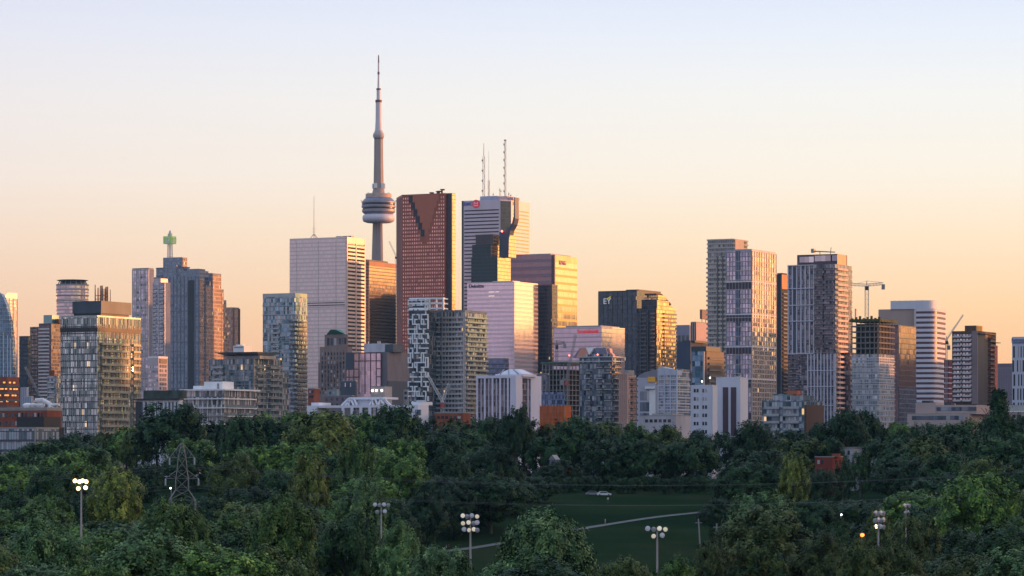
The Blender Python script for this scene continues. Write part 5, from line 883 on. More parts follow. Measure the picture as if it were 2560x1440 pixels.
def lat(m, a, b, w, r=.12, n=None):
    """square lattice boom from a to b"""
    a, b = Vector(a), Vector(b); d = b - a; q = d.to_track_quat('Z', 'Y'); n = n or max(3, int(d.length / (w * 1.3)))
    cs = [q @ Vector((x * w / 2, y * w / 2, 0)) for x, y in ((-1, -1), (1, -1), (1, 1), (-1, 1))]
    for c in cs: m.bar(a + c, b + c, r)
    for i in range(n):
        p, p2 = a + d * i / n, a + d * (i + 1) / n
        for j in range(4): m.bar(p + cs[j], p2 + cs[(j + 1) % 4], r * .7); m.bar(p + cs[j], p + cs[(j + 1) % 4], r * .7)
def crane(label, D, px, y_base, y_top, jib, cj=None, mat=None, wd=2.0, mast=True, cab=True):
    """tower crane: jib and counter jib ends as picture points"""
    bx = PX(px, D); b0 = PZ(y_base, D); zt = PZ(y_top, D); r = thing('tower_crane', label, 'crane', (bx, D, b0), 0); mat = mat or wsteel
    if mast: m = MB(); lat(m, (0, 0, 0), (0, 0, zt - b0), wd); m.obj('mast', mat, r)
    jx, jz = PX(jib[0], D) - bx, PZ(jib[1], D) - b0
    m = MB(); lat(m, (0, 0, zt - b0), (jx, 0, jz), wd * .7, .13); m.obj('jib', mat, r)
    if cj:
        cx_, cz_ = PX(cj[0], D) - bx, PZ(cj[1], D) - b0
        m = MB(); lat(m, (0, 0, zt - b0), (cx_, 0, cz_), wd * .7, .14); m.obj('counter_jib', mat, r)
        m = MB(); m.box(cx_ - .9, cx_ + .9, -.9, .9, cz_ - 3.4, cz_ - .4); m.obj('counterweight', mgrey, r)
        m = MB(); m.bar((0, 0, zt - b0), (0, 0, zt - b0 + 2.5), .3); m.bar((0, 0, zt - b0 + 2.5), (jx * .6, 0, zt - b0 + (jz - zt + b0) * .6 + .8), .1); m.bar((0, 0, zt - b0 + 2.5), (cx_, 0, cz_ + .6), .12); m.obj('tie_bar', mat, r)
    if cab: m = MB(); m.box(-.9, .9, -2.2, -.8, zt - b0 - 3, zt - b0 - .8); m.obj('cab', rsteel if cab == 'red' else mdark, r)
    return r
def cranes():
    crane('hammerhead tower crane standing against the sky over the unfinished tower', 1960, 2167, 797, 713, (2128, 711), (2208, 709), plain('lilac crane steel', (.4, .34, .38), .6))
    crane('leaning pale crane boom low on the left in front of the dark towers', 2250, 98, 1010, 987, (63, 917), None, mgrey, 1.6)
    crane('small crane boom sticking out left of the red granite tower', 3550, 990, 700, 640, (973, 603), None, wsteel, 1.8)
    crane('red and white crane rising from behind the brick roof, below the maze tower', 1750, 1106, 1040, 1004, (1068, 935), (1122, 960), wsteel, 1.6, cab='red')
    crane('dark flat top crane just above the unfinished concrete frame', 2100, 1392, 912, 861, (1345, 858), (1412, 857), mdark, 1.4)
    crane('tall thin luffing crane in front of the unfinished concrete frame', 1900, 1416, 1000, 950, (1440, 835), (1405, 948), mgrey, 1.6, cab='red')
    crane('distant luffing crane left of the brown tower with the orange roof box', 2300, 2366, 1010, 850, (2408, 787), (2372, 862), steelp, 1.1)
    crane('faint orange crane mast beside the mint balcony tower', 1800, 1188, 1045, 1020, (1177, 993), None, plain('ochre crane steel', (.45, .25, .08), .6), 1.2, cab=False)

# ------------------------------------------------------------------ valley things
def floodlight(px, y_top, y_low, D, rows, label, lit=0, spread_=34, warm=0, rz=0):
    x = PX(px, D); g0 = gh(x, D); ht = PZ(y_top, D) - g0
    r = thing('floodlight', label, 'floodlight', (x, D, g0), rz, 'sports field floodlights in the valley')
    m = MB(); m.lathe([(.26, 0), (.2, ht * .5), (.13, ht + .2)], 10); m.obj('pole', plain('weathered pole', (.36, .33, .33), .7), r)
    k = D / F; fl = plain('lamp housing', (.45, .45, .52), .35, .6, var=.1)
    for j, (n, wpx) in enumerate(rows):
        z = ht - j * 17 * k; w = wpx * k
        m = MB(); m.box(-w / 2 - .1, w / 2 + .1, -.08, .08, z - .3, z - .18); m.obj('crossarm', mdark, r)
        for i in range(n):
            xx = -w / 2 + w * i / (n - 1); m = MB(); m.lathe([(.16, 0), (.3, .14), (.42, .38), (.44, .5)], 14)
            on = lit == 2 or (lit == 1 and j == len(rows) - 1 and i == 0)
            o = m.obj('lamp', fl, r, (xx, .12, z)); o.rotation_euler = (R(100 if (i + j) % 2 else 82), 0, R(rnd.uniform(-25, 25)))
            m = MB(); m.lathe([(.4, .49), (.25, .54), (.02, .56)], 14)
            if on: lm = emis('floodlight glow', (1, .66, .26), 5 if lit == 2 else 30)
            elif (i * 3 + j * 5 + int(px)) % 4 < warm: lm = emis('faint lamp glow', (1, .85, .6), .3)
            else: lm = plain('lamp glass', (.5, .5, .55), .2, .3)
            m.obj('lens', lm, o)
def valley():
    floodlight(203, 1203, 1215, 600, ((4, 30), (2, 17)), 'lit floodlight with glowing lamps on a tall pole at the far left', 2)
    floodlight(953, 1262, 0, 720, ((4, 34), (2, 18)), 'unlit floodlight of six lamps beside the silvery tree, left of centre')
    floodlight(1176, 1290, 0, 600, ((4, 36), (4, 34), (4, 36)), 'tall floodlight with three full rows of lamps over the meadow path', 0, warm=2)
    floodlight(1643, 1322, 0, 560, ((4, 44), (2, 20)), 'floodlight of two rows standing in the meadow, right of the big bright tree', 0, warm=2)
    floodlight(2196, 1283, 0, 600, ((4, 26), (4, 24), (4, 26)), 'floodlight with one dazzling white lamp on the right, above the orange street lamp', 1, rz=R(35))
    floodlight(2265, 1264, 0, 720, ((4, 24), (2, 12)), 'small unlit floodlight seen nearly edge on, furthest right', 0, rz=R(55))
    # pylon
    D = 700; x = PX(455, D); g0 = gh(x, D); k = D / F; Z = lambda py: PZ(py, D) - g0
    r = thing('electricity_pylon', 'steel lattice electricity pylon with drooping insulators rising from the trees on the left', 'pylon', (x, D, g0), R(8))
    st = plain('galvanised steel', (.22, .23, .24), .5, .3); m = MB()
    lv = [(0, 3.6), (Z(1250), 2.7), (Z(1225), 1.35), (Z(1196), 1.3), (Z(1177), 1.05), (Z(1145), .8), (Z(1107), .15)]
    nn = []
    for (za, wa), (zb, wb_) in zip(lv, lv[1:]):
        s_ = max(1, int((zb - za) / (wa * 1.4)))
        for i in range(s_): nn.append((za + (zb - za) * i / s_, wa + (wb_ - wa) * i / s_))
    nn.append(lv[-1])
    for (za, wa), (zb, wb_) in zip(nn, nn[1:]):
        ca = [(-wa, -wa), (wa, -wa), (wa, wa), (-wa, wa)]; cb = [(-wb_, -wb_), (wb_, -wb_), (wb_, wb_), (-wb_, wb_)]
        for i in range(4):
            j = (i + 1) % 4; m.bar((*ca[i], za), (*cb[i], zb), .065); m.bar((*ca[i], za), (*cb[j], zb), .038); m.bar((*ca[j], za), (*cb[i], zb), .038); m.bar((*ca[i], za), (*ca[j], za), .038)
    m.obj('lattice_body', st, r)
    ends = []
    for hw, py, top, wt_ in ((31 * k, 1144, 1107, .15), (41 * k, 1196, 1177, 15 * k)):
        for s_ in (-1, 1):
            m = MB()
            for yy in (-.6, .6): m.bar((s_ * hw, 0, Z(py)), (s_ * wt_, yy, Z(top)), .08); m.bar((s_ * hw, 0, Z(py)), (s_ * .8, yy, Z(py)), .07)
            for f in (.3, .6): m.bar((s_ * hw * f, 0, Z(py)), (s_ * (hw + (wt_ - hw) * (1 - f) * .8), 0, Z(py + (top - py) * (1 - f) * .6)), .05)
            m.obj('crossarm', st, r)
            m = MB(); m.lathe([(.08, -1.5), (.2, -1.45)] + [(.2 if i % 2 else .13, -1.4 + i * .1) for i in range(13)] + [(.08, -.08), (.05, 0)], 10); m.obj('insulator', plain('grey porcelain', (.34, .37, .4), .35), r, (s_ * hw, 0, Z(py))); ends.append((s_ * hw, Z(py) - 1.5))
    cm = plain('cable', (.10, .11, .12), .6)
    for i, (ex, ez) in enumerate(ends):
        for s_, span in ((1, 190), (-1, 40)):
            m = MB(); x0, z0 = x + ex, g0 + ez; pts = []
            for t in range(25): f = t / 24; pts.append((x0 + s_ * span * f, D + (i - 1.5) * .6 + f * 12 * (i - 1.5), z0 - 4 * 4.2 * f * (1 - f) * (span / 190) ** 2 - (1 - s_) * 2 * f))
            for a, b_ in zip(pts, pts[1:]): m.bar(a, b_, .035, .035, 4)
            tag(m.obj('power_cable', cm), 'thin power cable strung from the pylon across the valley', 'cable', 'power cables from the pylon')
    # poles and small lamps
    for px, yt, D, tilt, lab in ((1757, 1297, 780, -3.5, 'weathered leaning wooden pole at the end of the path'), (1789, 1308, 800, 1, 'shorter upright wooden pole right of the leaning one')):
        x = PX(px, D); g0 = gh(x, D); ht = PZ(yt, D) - g0; r = thing('utility_pole', lab, 'pole', (x, D, g0), 0)
        m = MB(); m.bar((0, 0, 0), (math.sin(R(tilt)) * ht, 0, ht), .24, .17, 8); m.obj('pole', plain('grey weathered wood', (.26, .25, .25), .9), r); m = MB(); m.box(-.8, .8, -.06, .06, ht - 1, ht - .85); m.obj('crossarm', plain('grey weathered wood', (.26, .25, .25), .9), r, (math.sin(R(tilt)) * (ht - 1), 0, 0))
    for px, py, D, col, s_, rad, lab in ((2154, 1337, 560, (1, .25, .04), 3.2, .36, 'street lamp glowing deep orange among the trees on the right'), (2102, 1288, 760, (1, .95, .85), 10, .2, 'tiny white street lamp shining out of the dark wood, right'), (1969, 1314, 700, (1, .95, .9), 5, .16, 'faint small lamp in the trees left of the orange street lamp'), (428, 1222, 720, (1, .9, .6), 10, .2, 'tiny warm lamp glowing beside the pylon')):
        x = PX(px, D); g0 = gh(x, D); ht = PZ(py, D) - g0; r = thing('street_lamp', lab, 'street lamp', (x, D, g0))
        m = MB(); m.lathe([(.12, 0), (.07, ht + .4)], 8); m.bar((0, 0, ht + .4), (0, -1, ht + .45), .05, .05, 6); m.obj('pole', mgrey, r); m = MB(); m.box(-.3, .3, -1.5, -.8, ht + .3, ht + .45); o = m.obj('lamp_head', mdark, r)
        m = MB(); m.lathe([(.02, -rad), (rad * .8, -rad * .6), (rad, 0), (rad * .7, rad * .6), (.02, rad * .8)], 14); m.obj('bulb', emis('glow ' + str(px), col, s_), o, (0, -1.1, ht + .3 - rad * .8))
    # cars at the wood's edge
    def car(px, D, col, rz, label):
        x = PX(px, D); r = thing('parked_car', label, 'car', (x, D, gh(x, D) + .05), rz); pm_ = plain('car paint ' + label[:5], col, .3, .1, var=.03)
        side = [(-2.2, .35), (2.2, .35), (2.25, .8), (1.4, .95), (.8, 1.45), (-1.2, 1.48), (-1.9, .98), (-2.25, .9)]
        m = MB(); n = len(side); m.v = [(a, -.85, c) for a, c in side] + [(a, .85, c) for a, c in side]; m.f = [tuple(range(n)), tuple(range(2 * n - 1, n - 1, -1))] + [(i, i + n, (i + 1) % n + n, (i + 1) % n) for i in range(n)]; m.m = [0] * len(m.f); m.obj('body', pm_, r)
        m = MB(); m.v = [(-1.1, -.87, 1.38), (.7, -.87, 1.36), (1.15, -.87, .98), (-1.6, -.87, 1.0)]; m.f = [(3, 2, 1, 0)]; m.m = [0]; m.box(-1.3, .9, -.72, .72, 1.0, 1.42); m.obj('window', wpane, r)
        for wx in (-1.4, 1.4):
            for wy in (-.8, .8): m = MB(); m.bar((wx, wy - .1, .33), (wx, wy + .1, .33), .33, .33, 14); m.obj('wheel', mdark, r)
        for s_ in (-1, 1): m = MB(); m.box(2.2, 2.27, s_ * .6 - .15, s_ * .6 + .15, .6, .75); m.obj('headlight', white, r)
    car(1510, 1060, (.6, .62, .68), R(4), 'white car parked at the edge of the wood above the meadow')
    car(1482, 1063, (.2, .22, .25), R(-3), 'grey car parked beside the white one, mostly in the shade of the wood')
    # people
    def person(px, D, label, shirt, legs, pose=0, rz=0):
        x = PX(px, D); r = thing('person', label, 'person', (x, D, gh(x, D) + .1), rz)
        sk = plain('skin', (.42, .25, .18), .6); 
        def chain(name, pts, rads, edges, mat):
            me = bpy.data.meshes.new(name); me.from_pydata(pts, edges, []); me.materials.append(mat); o = link(name, me, r)
            md = o.modifiers.new('s', 'SKIN'); md.use_smooth_shade = True
            for i, q in enumerate(rads): me.skin_vertices[0].data[i].radius = (q, q)
            me.skin_vertices[0].data[0].use_root = True
            o.modifiers.new('d', 'SUBSURF').levels = 1; o.modifiers['d'].render_levels = 1
            return o
        st_ = .16
        def mk(g=0.0, only=None):
            P = [(0, 0, .95), (0, 0, 1.2), (0, 0, 1.42), (0, -.02, 1.53), (0, -.03, 1.62), (0, -.03, 1.72), (-.19, 0, 1.4), (-.27, -.05, 1.12), (-.26, -.16, .86), (-.26, -.19, .77), (.19, 0, 1.4), (.27, .05, 1.12), (.25, 0, .86), (.25, -.02, .77), (-.1, 0, .9), (-.1, -st_, .5), (-.1, -st_ * .6, .08), (-.1, -st_ * .6 - .16, .04), (.1, 0, .9), (.1, st_ * .7, .5), (.1, st_ * 1.6, .1), (.1, st_ * 1.6 - .15, .04)]
            Rr = [.15, .14, .15, .055, .09, .07, .06, .045, .035, .03, .06, .045, .035, .03, .09, .06, .04, .035, .09, .06, .04, .035]
            E = [(0, 1), (1, 2), (2, 3), (3, 4), (4, 5), (2, 6), (6, 7), (7, 8), (8, 9), (2, 10), (10, 11), (11, 12), (12, 13), (0, 14), (14, 15), (15, 16), (16, 17), (0, 18), (18, 19), (19, 20), (20, 21)]
            return P, [q + g for q in Rr], E
        P, Rr, E = mk(); chain('body', P, Rr, E, sk)
        P, Rr, E = mk(.018); keep = [0, 1, 2, 6, 7, 10, 11]; mp = {k_: i for i, k_ in enumerate(keep)}
        chain('shirt', [P[k_] for k_ in keep], [Rr[k_] + .01 for k_ in keep], [(mp[a], mp[b_]) for a, b_ in E if a in mp and b_ in mp], plain('shirt ' + str(px), shirt, .8))
        keep = [0, 14, 15, 16, 18, 19, 20]; mp = {k_: i for i, k_ in enumerate(keep)}
        chain('trousers', [P[k_] for k_ in keep], [Rr[k_] for k_ in keep], [(mp[a], mp[b_]) for a, b_ in E if a in mp and b_ in mp], plain('legs ' + str(px), legs, .8))
        m = MB(); m.lathe([(.02, 1.56), (.105, 1.62), (.11, 1.70), (.08, 1.78), (.01, 1.81)], 12, 0, .02); m.obj('hair', plain('dark hair', (.03, .02, .015), .7), r, smooth=True)
    person(1513, 961, 'person in a pale shirt walking along the path in the meadow', (.55, .52, .5), (.3, .28, .3), rz=R(80))
    person(1116, 901, 'person in dark clothes walking on the lower end of the path, left', (.25, .25, .27), (.03, .03, .04), rz=R(-80))
    person(1122, 902, 'person in black close beside the one on the lower path', (.02, .02, .025), (.02, .02, .03), rz=R(-80))
    person(1520, 1030, 'person in a white top on the grass below the parked cars', (.6, .6, .6), (.1, .1, .12), rz=0)

# ------------------------------------------------------------------ trees
def leafmat(name, cols, rough=.55):
    m, t, b = newmat(name)
    gi = nd(t, 'ShaderNodeNewGeometry').outputs['Random Per Island']; oi = nd(t, 'ShaderNodeObjectInfo').outputs['Random']
    tcn = nd(t, 'ShaderNodeTexCoord').outputs['Object']
    n = nd(t, 'ShaderNodeTexNoise', i_Vector=tcn, i_Scale=4.5, i_Detail=2.0).outputs[0]
    f = mt(t, 'ADD', mt(t, 'MULTIPLY', gi, .18), mt(t, 'MULTIPLY', mt(t, 'SUBTRACT', n, .5), 2.4)); f = mt(t, 'ADD', f, .27, clamp=True)
    c = ramp(t, f, [(0, cols[0]), (.55, cols[1]), (1, cols[2])])
    k = nd(t, 'ShaderNodeMapRange', i_0=oi, i_3=.72, i_4=1.3).outputs[0]
    t.links.new(vm(t, 'MULTIPLY', c, nd(t, 'ShaderNodeCombineXYZ', i_0=k, i_1=k, i_2=mt(t, 'POWER', k, .6)).outputs[0]), b.inputs['Base Color'])
    b.inputs['Roughness'].default_value = rough; b.inputs['Specular IOR Level'].default_value = .15
    return m
LM = {'dark': leafmat('dark green leaves', ((.008, .028, .011), (.026, .066, .021), (.068, .125, .036))),
      'mid': leafmat('mid green leaves', ((.020, .060, .015), (.100, .185, .036), (.28, .38, .078))),
      'silver': leafmat('silvery green leaves', ((.020, .060, .024), (.105, .190, .066), (.30, .42, .16))),
      'yellow': leafmat('yellowing leaves', ((.045, .075, .016), (.17, .21, .040), (.38, .37, .085))),
      'olive': leafmat('olive leaves', ((.024, .050, .014), (.080, .110, .028), (.20, .21, .055)))}
bark = plain('bark', (.09, .075, .065), .95, var=.3, scale=1.0)
def crownmesh(name, seed, nclump, per, leaf, shape='round'):
    """crown of many small leaves gathered in clumps on uneven lobes; unit radius, z from 0 to 2"""
    g_ = np.random.default_rng(seed); lobes = []
    nl = 20; ga = np.pi * (3 - 5 ** .5)
    for i in range(nl):
        h_ = 1 - (i + .5) / nl * 1.35; rr = np.sqrt(max(0, 1 - h_ * h_)); a = ga * i + g_.uniform(-.35, .35); k_ = g_.uniform(.5, .72)
        lobes.append((rr * np.cos(a) * k_, rr * np.sin(a) * k_, h_ * k_ * .9, g_.uniform(.24, .40)))
    lobes.append((0, 0, .0, .55)); lobes.append((0, 0, -.35, .55))
    L = np.array(lobes); V = []; dirs = L[:, :3] + np.array([0, 0, .12]); dirs = dirs / (np.linalg.norm(dirs, axis=1, keepdims=True) + 1e-6)
    w = L[:, 3] ** 2; w /= w.sum()
    ids = g_.choice(len(L), nclump, p=w)
    for i in ids:
        d = g_.normal(size=3) * .62 + dirs[i] * .75; d[2] += .12; d /= np.linalg.norm(d)
        if shape == 'cone':
            h_ = g_.uniform(0, 1) ** 1.3; a = g_.uniform(0, 2 * np.pi); rad = (1 - h_) * (.75 + .25 * np.sin(h_ * 40)) * np.sqrt(g_.uniform(.25, 1))
            c = np.array([rad * np.cos(a), rad * np.sin(a), -1 + 2 * h_]); d = np.array([np.cos(a), np.sin(a), .2]); sp_ = np.array([.09, .09, .05])
        else:
            c = L[i, :3] + d * L[i, 3] * g_.uniform(.72, 1.08); sp_ = np.array([.062, .062, .062])
            if g_.random() < .3: c = c + d * .06
        n_ = per; up = np.array([0, 0, 1.0]); ax = d * .5 + up * .5; tt = g_.uniform(-1, 1.4, size=(n_, 1))
        P = c + g_.normal(size=(n_, 3)) * sp_ * .75 * (1.35 - np.abs(tt) * .5) + ax * tt * sp_[0] * 1.1
        N = d * 1.1 + up * .45 + g_.normal(size=(n_, 3)) * .34; N /= np.linalg.norm(N, axis=1, keepdims=True)
        T = np.cross(N, g_.normal(size=(n_, 3))); T /= np.linalg.norm(T, axis=1, keepdims=True) + 1e-9; B_ = np.cross(N, T)
        s_ = leaf * g_.uniform(.6, 1.25, size=(n_, 1))
        q = np.stack([P - T * s_, P - B_ * s_ * .6, P + T * s_, P + B_ * s_ * .6], 1); V.append(q.reshape(-1, 3))
    V = np.concatenate(V); lo, hi = np.percentile(V[:, 2], (.5, 99.7)); V[:, 2] = (V[:, 2] - lo) / (hi - lo) * 2; V[:, :2] /= np.percentile(np.hypot(V[:, 0], V[:, 1]), 97) ; n = len(V) // 4
    me = bpy.data.meshes.new(name); me.vertices.add(len(V)); me.vertices.foreach_set('co', V.ravel()); me.loops.add(n * 4); me.loops.foreach_set('vertex_index', np.arange(n * 4, dtype=np.int32))
    me.polygons.add(n); me.polygons.foreach_set('loop_start', np.arange(0, n * 4, 4, dtype=np.int32)); me.materials.append(LM['mid']); me.update(calc_edges=True); return me
def trunkmesh(seed):
    r_ = random.Random(seed); m = MB(); m.bar((0, 0, 0), (.02, 0, .35), .03, .022, 8); m.bar((.02, 0, .35), (0, .02, .62), .022, .012, 7)
    for i in range(9):
        a = r_.uniform(0, 6.28); z0 = r_.uniform(.28, .58); L_ = r_.uniform(.14, .24); p1 = (math.cos(a) * L_ * .6, math.sin(a) * L_ * .6, z0 + L_ * .8); m.bar((.01, .01, z0), p1, .012, .007, 5)
        for k in (-.5, .5): m.bar(p1, (p1[0] + math.cos(a + k) * L_ * .5, p1[1] + math.sin(a + k) * L_ * .5, p1[2] + L_ * .5), .006, .003, 4)
    return m.mesh('trunk', bark)
CM = {'near': [crownmesh('crown', 10 + i, 520, 62, .030) for i in range(4)], 'mid': [crownmesh('crown', 30 + i, 360, 40, .036) for i in range(5)], 'far': [crownmesh('crown', 50 + i, 260, 30, .046) for i in range(5)], 'cone': [crownmesh('crown', 80, 420, 40, .035, 'cone')]}
TM = [trunkmesh(i) for i in range(4)]
def tree(px, ytop, D, wpx, kind, label, group=None, name='broadleaf_tree', lod=None, crown_frac=None, xy=None):
    x = PX(px, D) if xy is None else xy; g0 = gh(x, D); top = PZ(ytop, D); ht = max(top - g0, 5); wd = wpx / F * D / 2
    r = thing(name, label, 'tree', (x, D, g0), rnd.uniform(0, 6.28), group)
    crown_frac = crown_frac or (.8 if D < 960 else .99)
    lod = lod or ('near' if D < 560 else 'mid' if D < 1000 else 'far'); me = rnd.choice(CM[lod]); o = link('crown', me, r)
    ch = ht * crown_frac; fac = 2.0
    o.location = (0, 0, ht - ch); o.scale = (wd, wd, ch / fac); o.material_slots[0].link = 'OBJECT'; o.material_slots[0].material = LM[kind]
    t_ = link('trunk', rnd.choice(TM), r); t_.scale = (ht * .8, ht * .8, ht * .95)
    return r
RIDGE = [(-60, 1118), (0, 1112), (60, 1100), (150, 1080), (230, 1068), (330, 1060), (360, 1038), (430, 1018), (500, 1035), (545, 1050), (570, 1040), (640, 1026), (740, 1022), (860, 1028), (930, 1022), (1010, 1020), (1055, 1040), (1180, 1045), (1250, 1030), (1290, 1022), (1350, 1046), (1430, 1042), (1470, 1038), (1560, 1046), (1660, 1052), (1700, 1046), (1740, 1070), (1800, 1075), (1870, 1058), (1930, 1062), (1985, 1078), (2060, 1050), (2120, 1026), (2200, 1020), (2250, 1044), (2320, 1056), (2400, 1045), (2440, 1028), (2530, 1028), (2620, 1030)]
def rid(px):
    for (a, ya), (b_, yb_) in zip(RIDGE, RIDGE[1:]):
        if px <= b_: return ya + (yb_ - ya) * (px - a) / (b_ - a)
    return 1030
def forest():
    # single trees one can point to
    F_ = [(430, 1008, 1190, 190, 'dark', 'wide dark green tree standing in front of the long low white building'), (800, 1026, 1090, 190, 'yellow', 'large yellow green tree on the ridge left of the white truss roof hall'), (985, 1012, 1180, 130, 'dark', 'round very dark tree in front of the white truss roof hall'), (1290, 1014, 1190, 90, 'dark', 'small dark rounded tree in front of the white columned tower'),
          (290, 1168, 840, 155, 'yellow', 'yellow green tree right of the lit floodlight'), (1982, 1133, 960, 80, 'yellow', 'slender yellow tree left of the red brick house'), (1362, 1276, 470, 245, 'silver', 'big bright silvery green tree in front of the meadow'), (700, 1240, 520, 190, 'mid', 'full leafy green tree low in front, left of centre'), (420, 1248, 560, 165, 'mid', 'green tree hiding the foot of the pylon'),
          (110, 1288, 500, 230, 'silver', 'broad fluffy green tree at the lower left corner'), (870, 1288, 540, 190, 'dark', 'dark dome shaped tree left of the six lamp floodlight'), (1000, 1300, 500, 150, 'silver', 'pale tufted tree just below the six lamp floodlight'), (1920, 1268, 640, 250, 'olive', 'broad olive green tree left of the orange street lamp'), (2450, 1178, 780, 210, 'mid', 'tall bright green tree near the right edge'),
          (1900, 1225, 820, 170, 'silver', 'greyish green tree at the right end of the path'), (2497, 978, 1170, 165, 'dark', 'dark pointed conifer standing above the treetops at the right'), (890, 1090, 960, 110, 'mid', 'upright light green tree on the left slope, above the silvery tree'), (905, 1180, 800, 130, 'silver', 'silvery leaning tree behind the six lamp floodlight'), (775, 1130, 900, 110, 'yellow', 'tree with golden tips on the left slope'), (610, 1042, 1150, 130, 'dark', 'dark tree mass right of the long low white building'),
          (1100, 1368, 470, 190, 'silver', 'low bright leafy tree below the tall three row floodlight'), (2120, 1022, 1180, 120, 'dark', 'dark tree at the foot of the unfinished tower'), (2060, 1330, 520, 190, 'olive', 'brownish green tree below the orange street lamp'), (1880, 1052, 1190, 120, 'dark', 'low round tree in front of the white slab with two dark slots'), (340, 1068, 1200, 90, 'olive', 'pale olive tree beside the broad near glass block'), (2200, 1270, 760, 90, 'olive', 'thin brownish tree between the two right hand floodlights'),
          (2112, 1152, 1010, 62, 'dark', 'dark tree covering the right half of the red brick house'), (2062, 1172, 980, 96, 'dark', 'dark tree hiding the foot of the red brick house'), (2150, 1130, 1050, 60, 'dark', 'dark tree right of the pale grey house'), (1375, 1092, 1165, 130, 'dark', 'dark tree behind the small gabled house in the middle'), (482, 1252, 575, 120, 'mid', 'green tree in front of the right leg of the steel pylon'), (462, 1122, 1100, 120, 'dark', 'dark tree directly behind the top of the steel pylon'), (2232, 1342, 520, 170, 'olive', 'olive tree below the dazzling white lamp'), (2290, 1294, 640, 130, 'olive', 'olive tree covering the pole of the edge on floodlight'), (2150, 1350, 500, 150, 'olive', 'olive tree directly below the orange street lamp'), (2105, 1300, 700, 110, 'dark', 'dark tree below the tiny white street lamp'), (1800, 1246, 905, 120, 'dark', 'dark tree closing the meadow at the upper end of the path'), (362, 1160, 1050, 120, 'dark', 'dark tree in the wood between the lit floodlight and the steel pylon'), (1812, 1322, 740, 96, 'olive', 'bushy olive tree beside the shorter wooden pole'), (1772, 1356, 700, 90, 'olive', 'low bush hiding the foot of the leaning wooden pole'), (1560, 1398, 520, 170, 'olive', 'low yellowish bush at the bottom edge of the meadow'), (1690, 1392, 500, 150, 'mid', 'low green bush at the foot of the two row floodlight')]
    for q in F_:
        cone = 'conifer' in q[5]
        tree(q[0], q[1], q[2], q[3], q[4], q[5], name='conifer_tree' if cone else 'broadleaf_tree', lod='cone' if cone else None)
    def ok(px, D, ytop, w):
        for q in F_:      # keep the named trees in view
            if abs(px - q[0]) < (w + q[3]) * .42 and D < q[2] and ytop < q[1] + 70: return False
        if D < 900 and 1060 - w / 2 < px < 1800 + w * .3 and ytop < (1398 if px > 1230 else 1378): return False     # meadow stays open
        if D < 1075 and 1375 - w * .4 < px < 1790 + (D < 960) * 60 and D > 820: return False
        if D < 1140 and abs(px - 1386) < 10 + w * .4 and ytop < 1155: return False
        if D < 1100 and abs(px - 2065) < 26 + w * .4 and ytop < 1174: return False
        if D < 1110 and abs(px - 2122) < 20 + w * .4 and ytop < 1140: return False
        if D < 700 and abs(px - 455) < 45 + w * .4 and ytop < 1245: return False
        if D < 620 and abs(px - 203) < 14 + w * .42 and ytop < 1322: return False
        for fx_, fy in ((953, 1300), (1176, 1378), (1643, 1396), (2196, 1336), (2265, 1288), (2154, 1352), (1757, 1355), (2102, 1298), (428, 1240)):
            if D < 790 and abs(px - fx_) < 24 + w * .4 and ytop < fy: return False
        return True
    n = 0
    LMK = [(75, 'black box building'), (250, 'broad near glass block'), (430, 'green cube mast tower'), (560, 'long low white building'), (690, 'blue crowned slab tower'), (800, 'broad pink office tower'), (900, 'squat pink square block'), (1000, 'red granite tower'), (1110, 'white maze tower'), (1270, 'pyramid crowned white tower'), (1390, 'orange netting building'), (1500, 'tilted copper roof tower'), (1610, 'arched roof hall'), (1700, 'blank blue grey tower'), (1815, 'slab with two dark slots'), (1900, 'plum banded tower'), (2040, 'orange sided balcony tower'), (2185, 'unfinished tower'), (2320, 'white banded tower'), (2440, 'brown brick tower'), (2550, 'slit window tower')]
    VW = [(203, 'lit floodlight'), (290, 'yellow tree'), (455, 'steel pylon'), (610, 'golden tipped tree'), (780, 'golden tipped tree'), (953, 'six lamp floodlight'), (1176, 'three row floodlight'), (1362, 'big bright silvery tree'), (1643, 'two row floodlight'), (1757, 'leaning wooden pole'), (1982, 'slender yellow tree'), (2073, 'red brick house'), (2190, 'dazzling white lamp'), (2265, 'edge on floodlight'), (2450, 'tall bright green tree')]
    def filler_label(px, yt, z_, col):
        if z_ == 0: lm = min(LMK, key=lambda q: abs(q[0] - px)); return '%s ridge tree %s below the %s' % (col, 'directly' if yt < rid(px) + 15 else 'lower down', lm[1])
        if z_ == 1: lm = min(LMK, key=lambda q: abs(q[0] - px)); return '%s tree on the far slope, %s part, under the %s' % (col, 'upper' if yt < 1125 else 'middle' if yt < 1175 else 'lower', lm[1])
        lm = min(VW, key=lambda q: abs(q[0] - px)); sd_ = 'left of' if px < lm[0] - 25 else 'right of' if px > lm[0] + 25 else 'in line with'
        return '%s tree %s, %s the %s' % (col, ('on the valley floor' if yt < 1300 else 'low on the valley floor') if z_ == 2 else ('in the front row' if yt < 1380 else 'at the very bottom edge'), sd_, lm[1])
    G = {0: ('ridge trees below the skyline', 'dark green broadleaf tree in the treetop ridge directly below the skyline'), 1: ('trees on the far slope', 'dark green tree in the dense wood on the far slope'), 2: ('trees on the valley floor', 'green tree in the wood on the valley floor'), 3: ('trees nearest the viewer', 'leafy green tree in the front row along the bottom of the photo')}
    KZ = {0: ['dark'] * 6 + ['mid', 'olive'], 1: ['dark'] * 7 + ['mid', 'olive'], 2: ['dark'] * 3 + ['mid'] * 2 + ['olive'], 3: ['mid'] * 3 + ['silver'] * 2 + ['olive', 'dark']}
    KW = {'dark': 'dark green', 'mid': 'mid green', 'olive': 'olive green', 'silver': 'silvery green'}
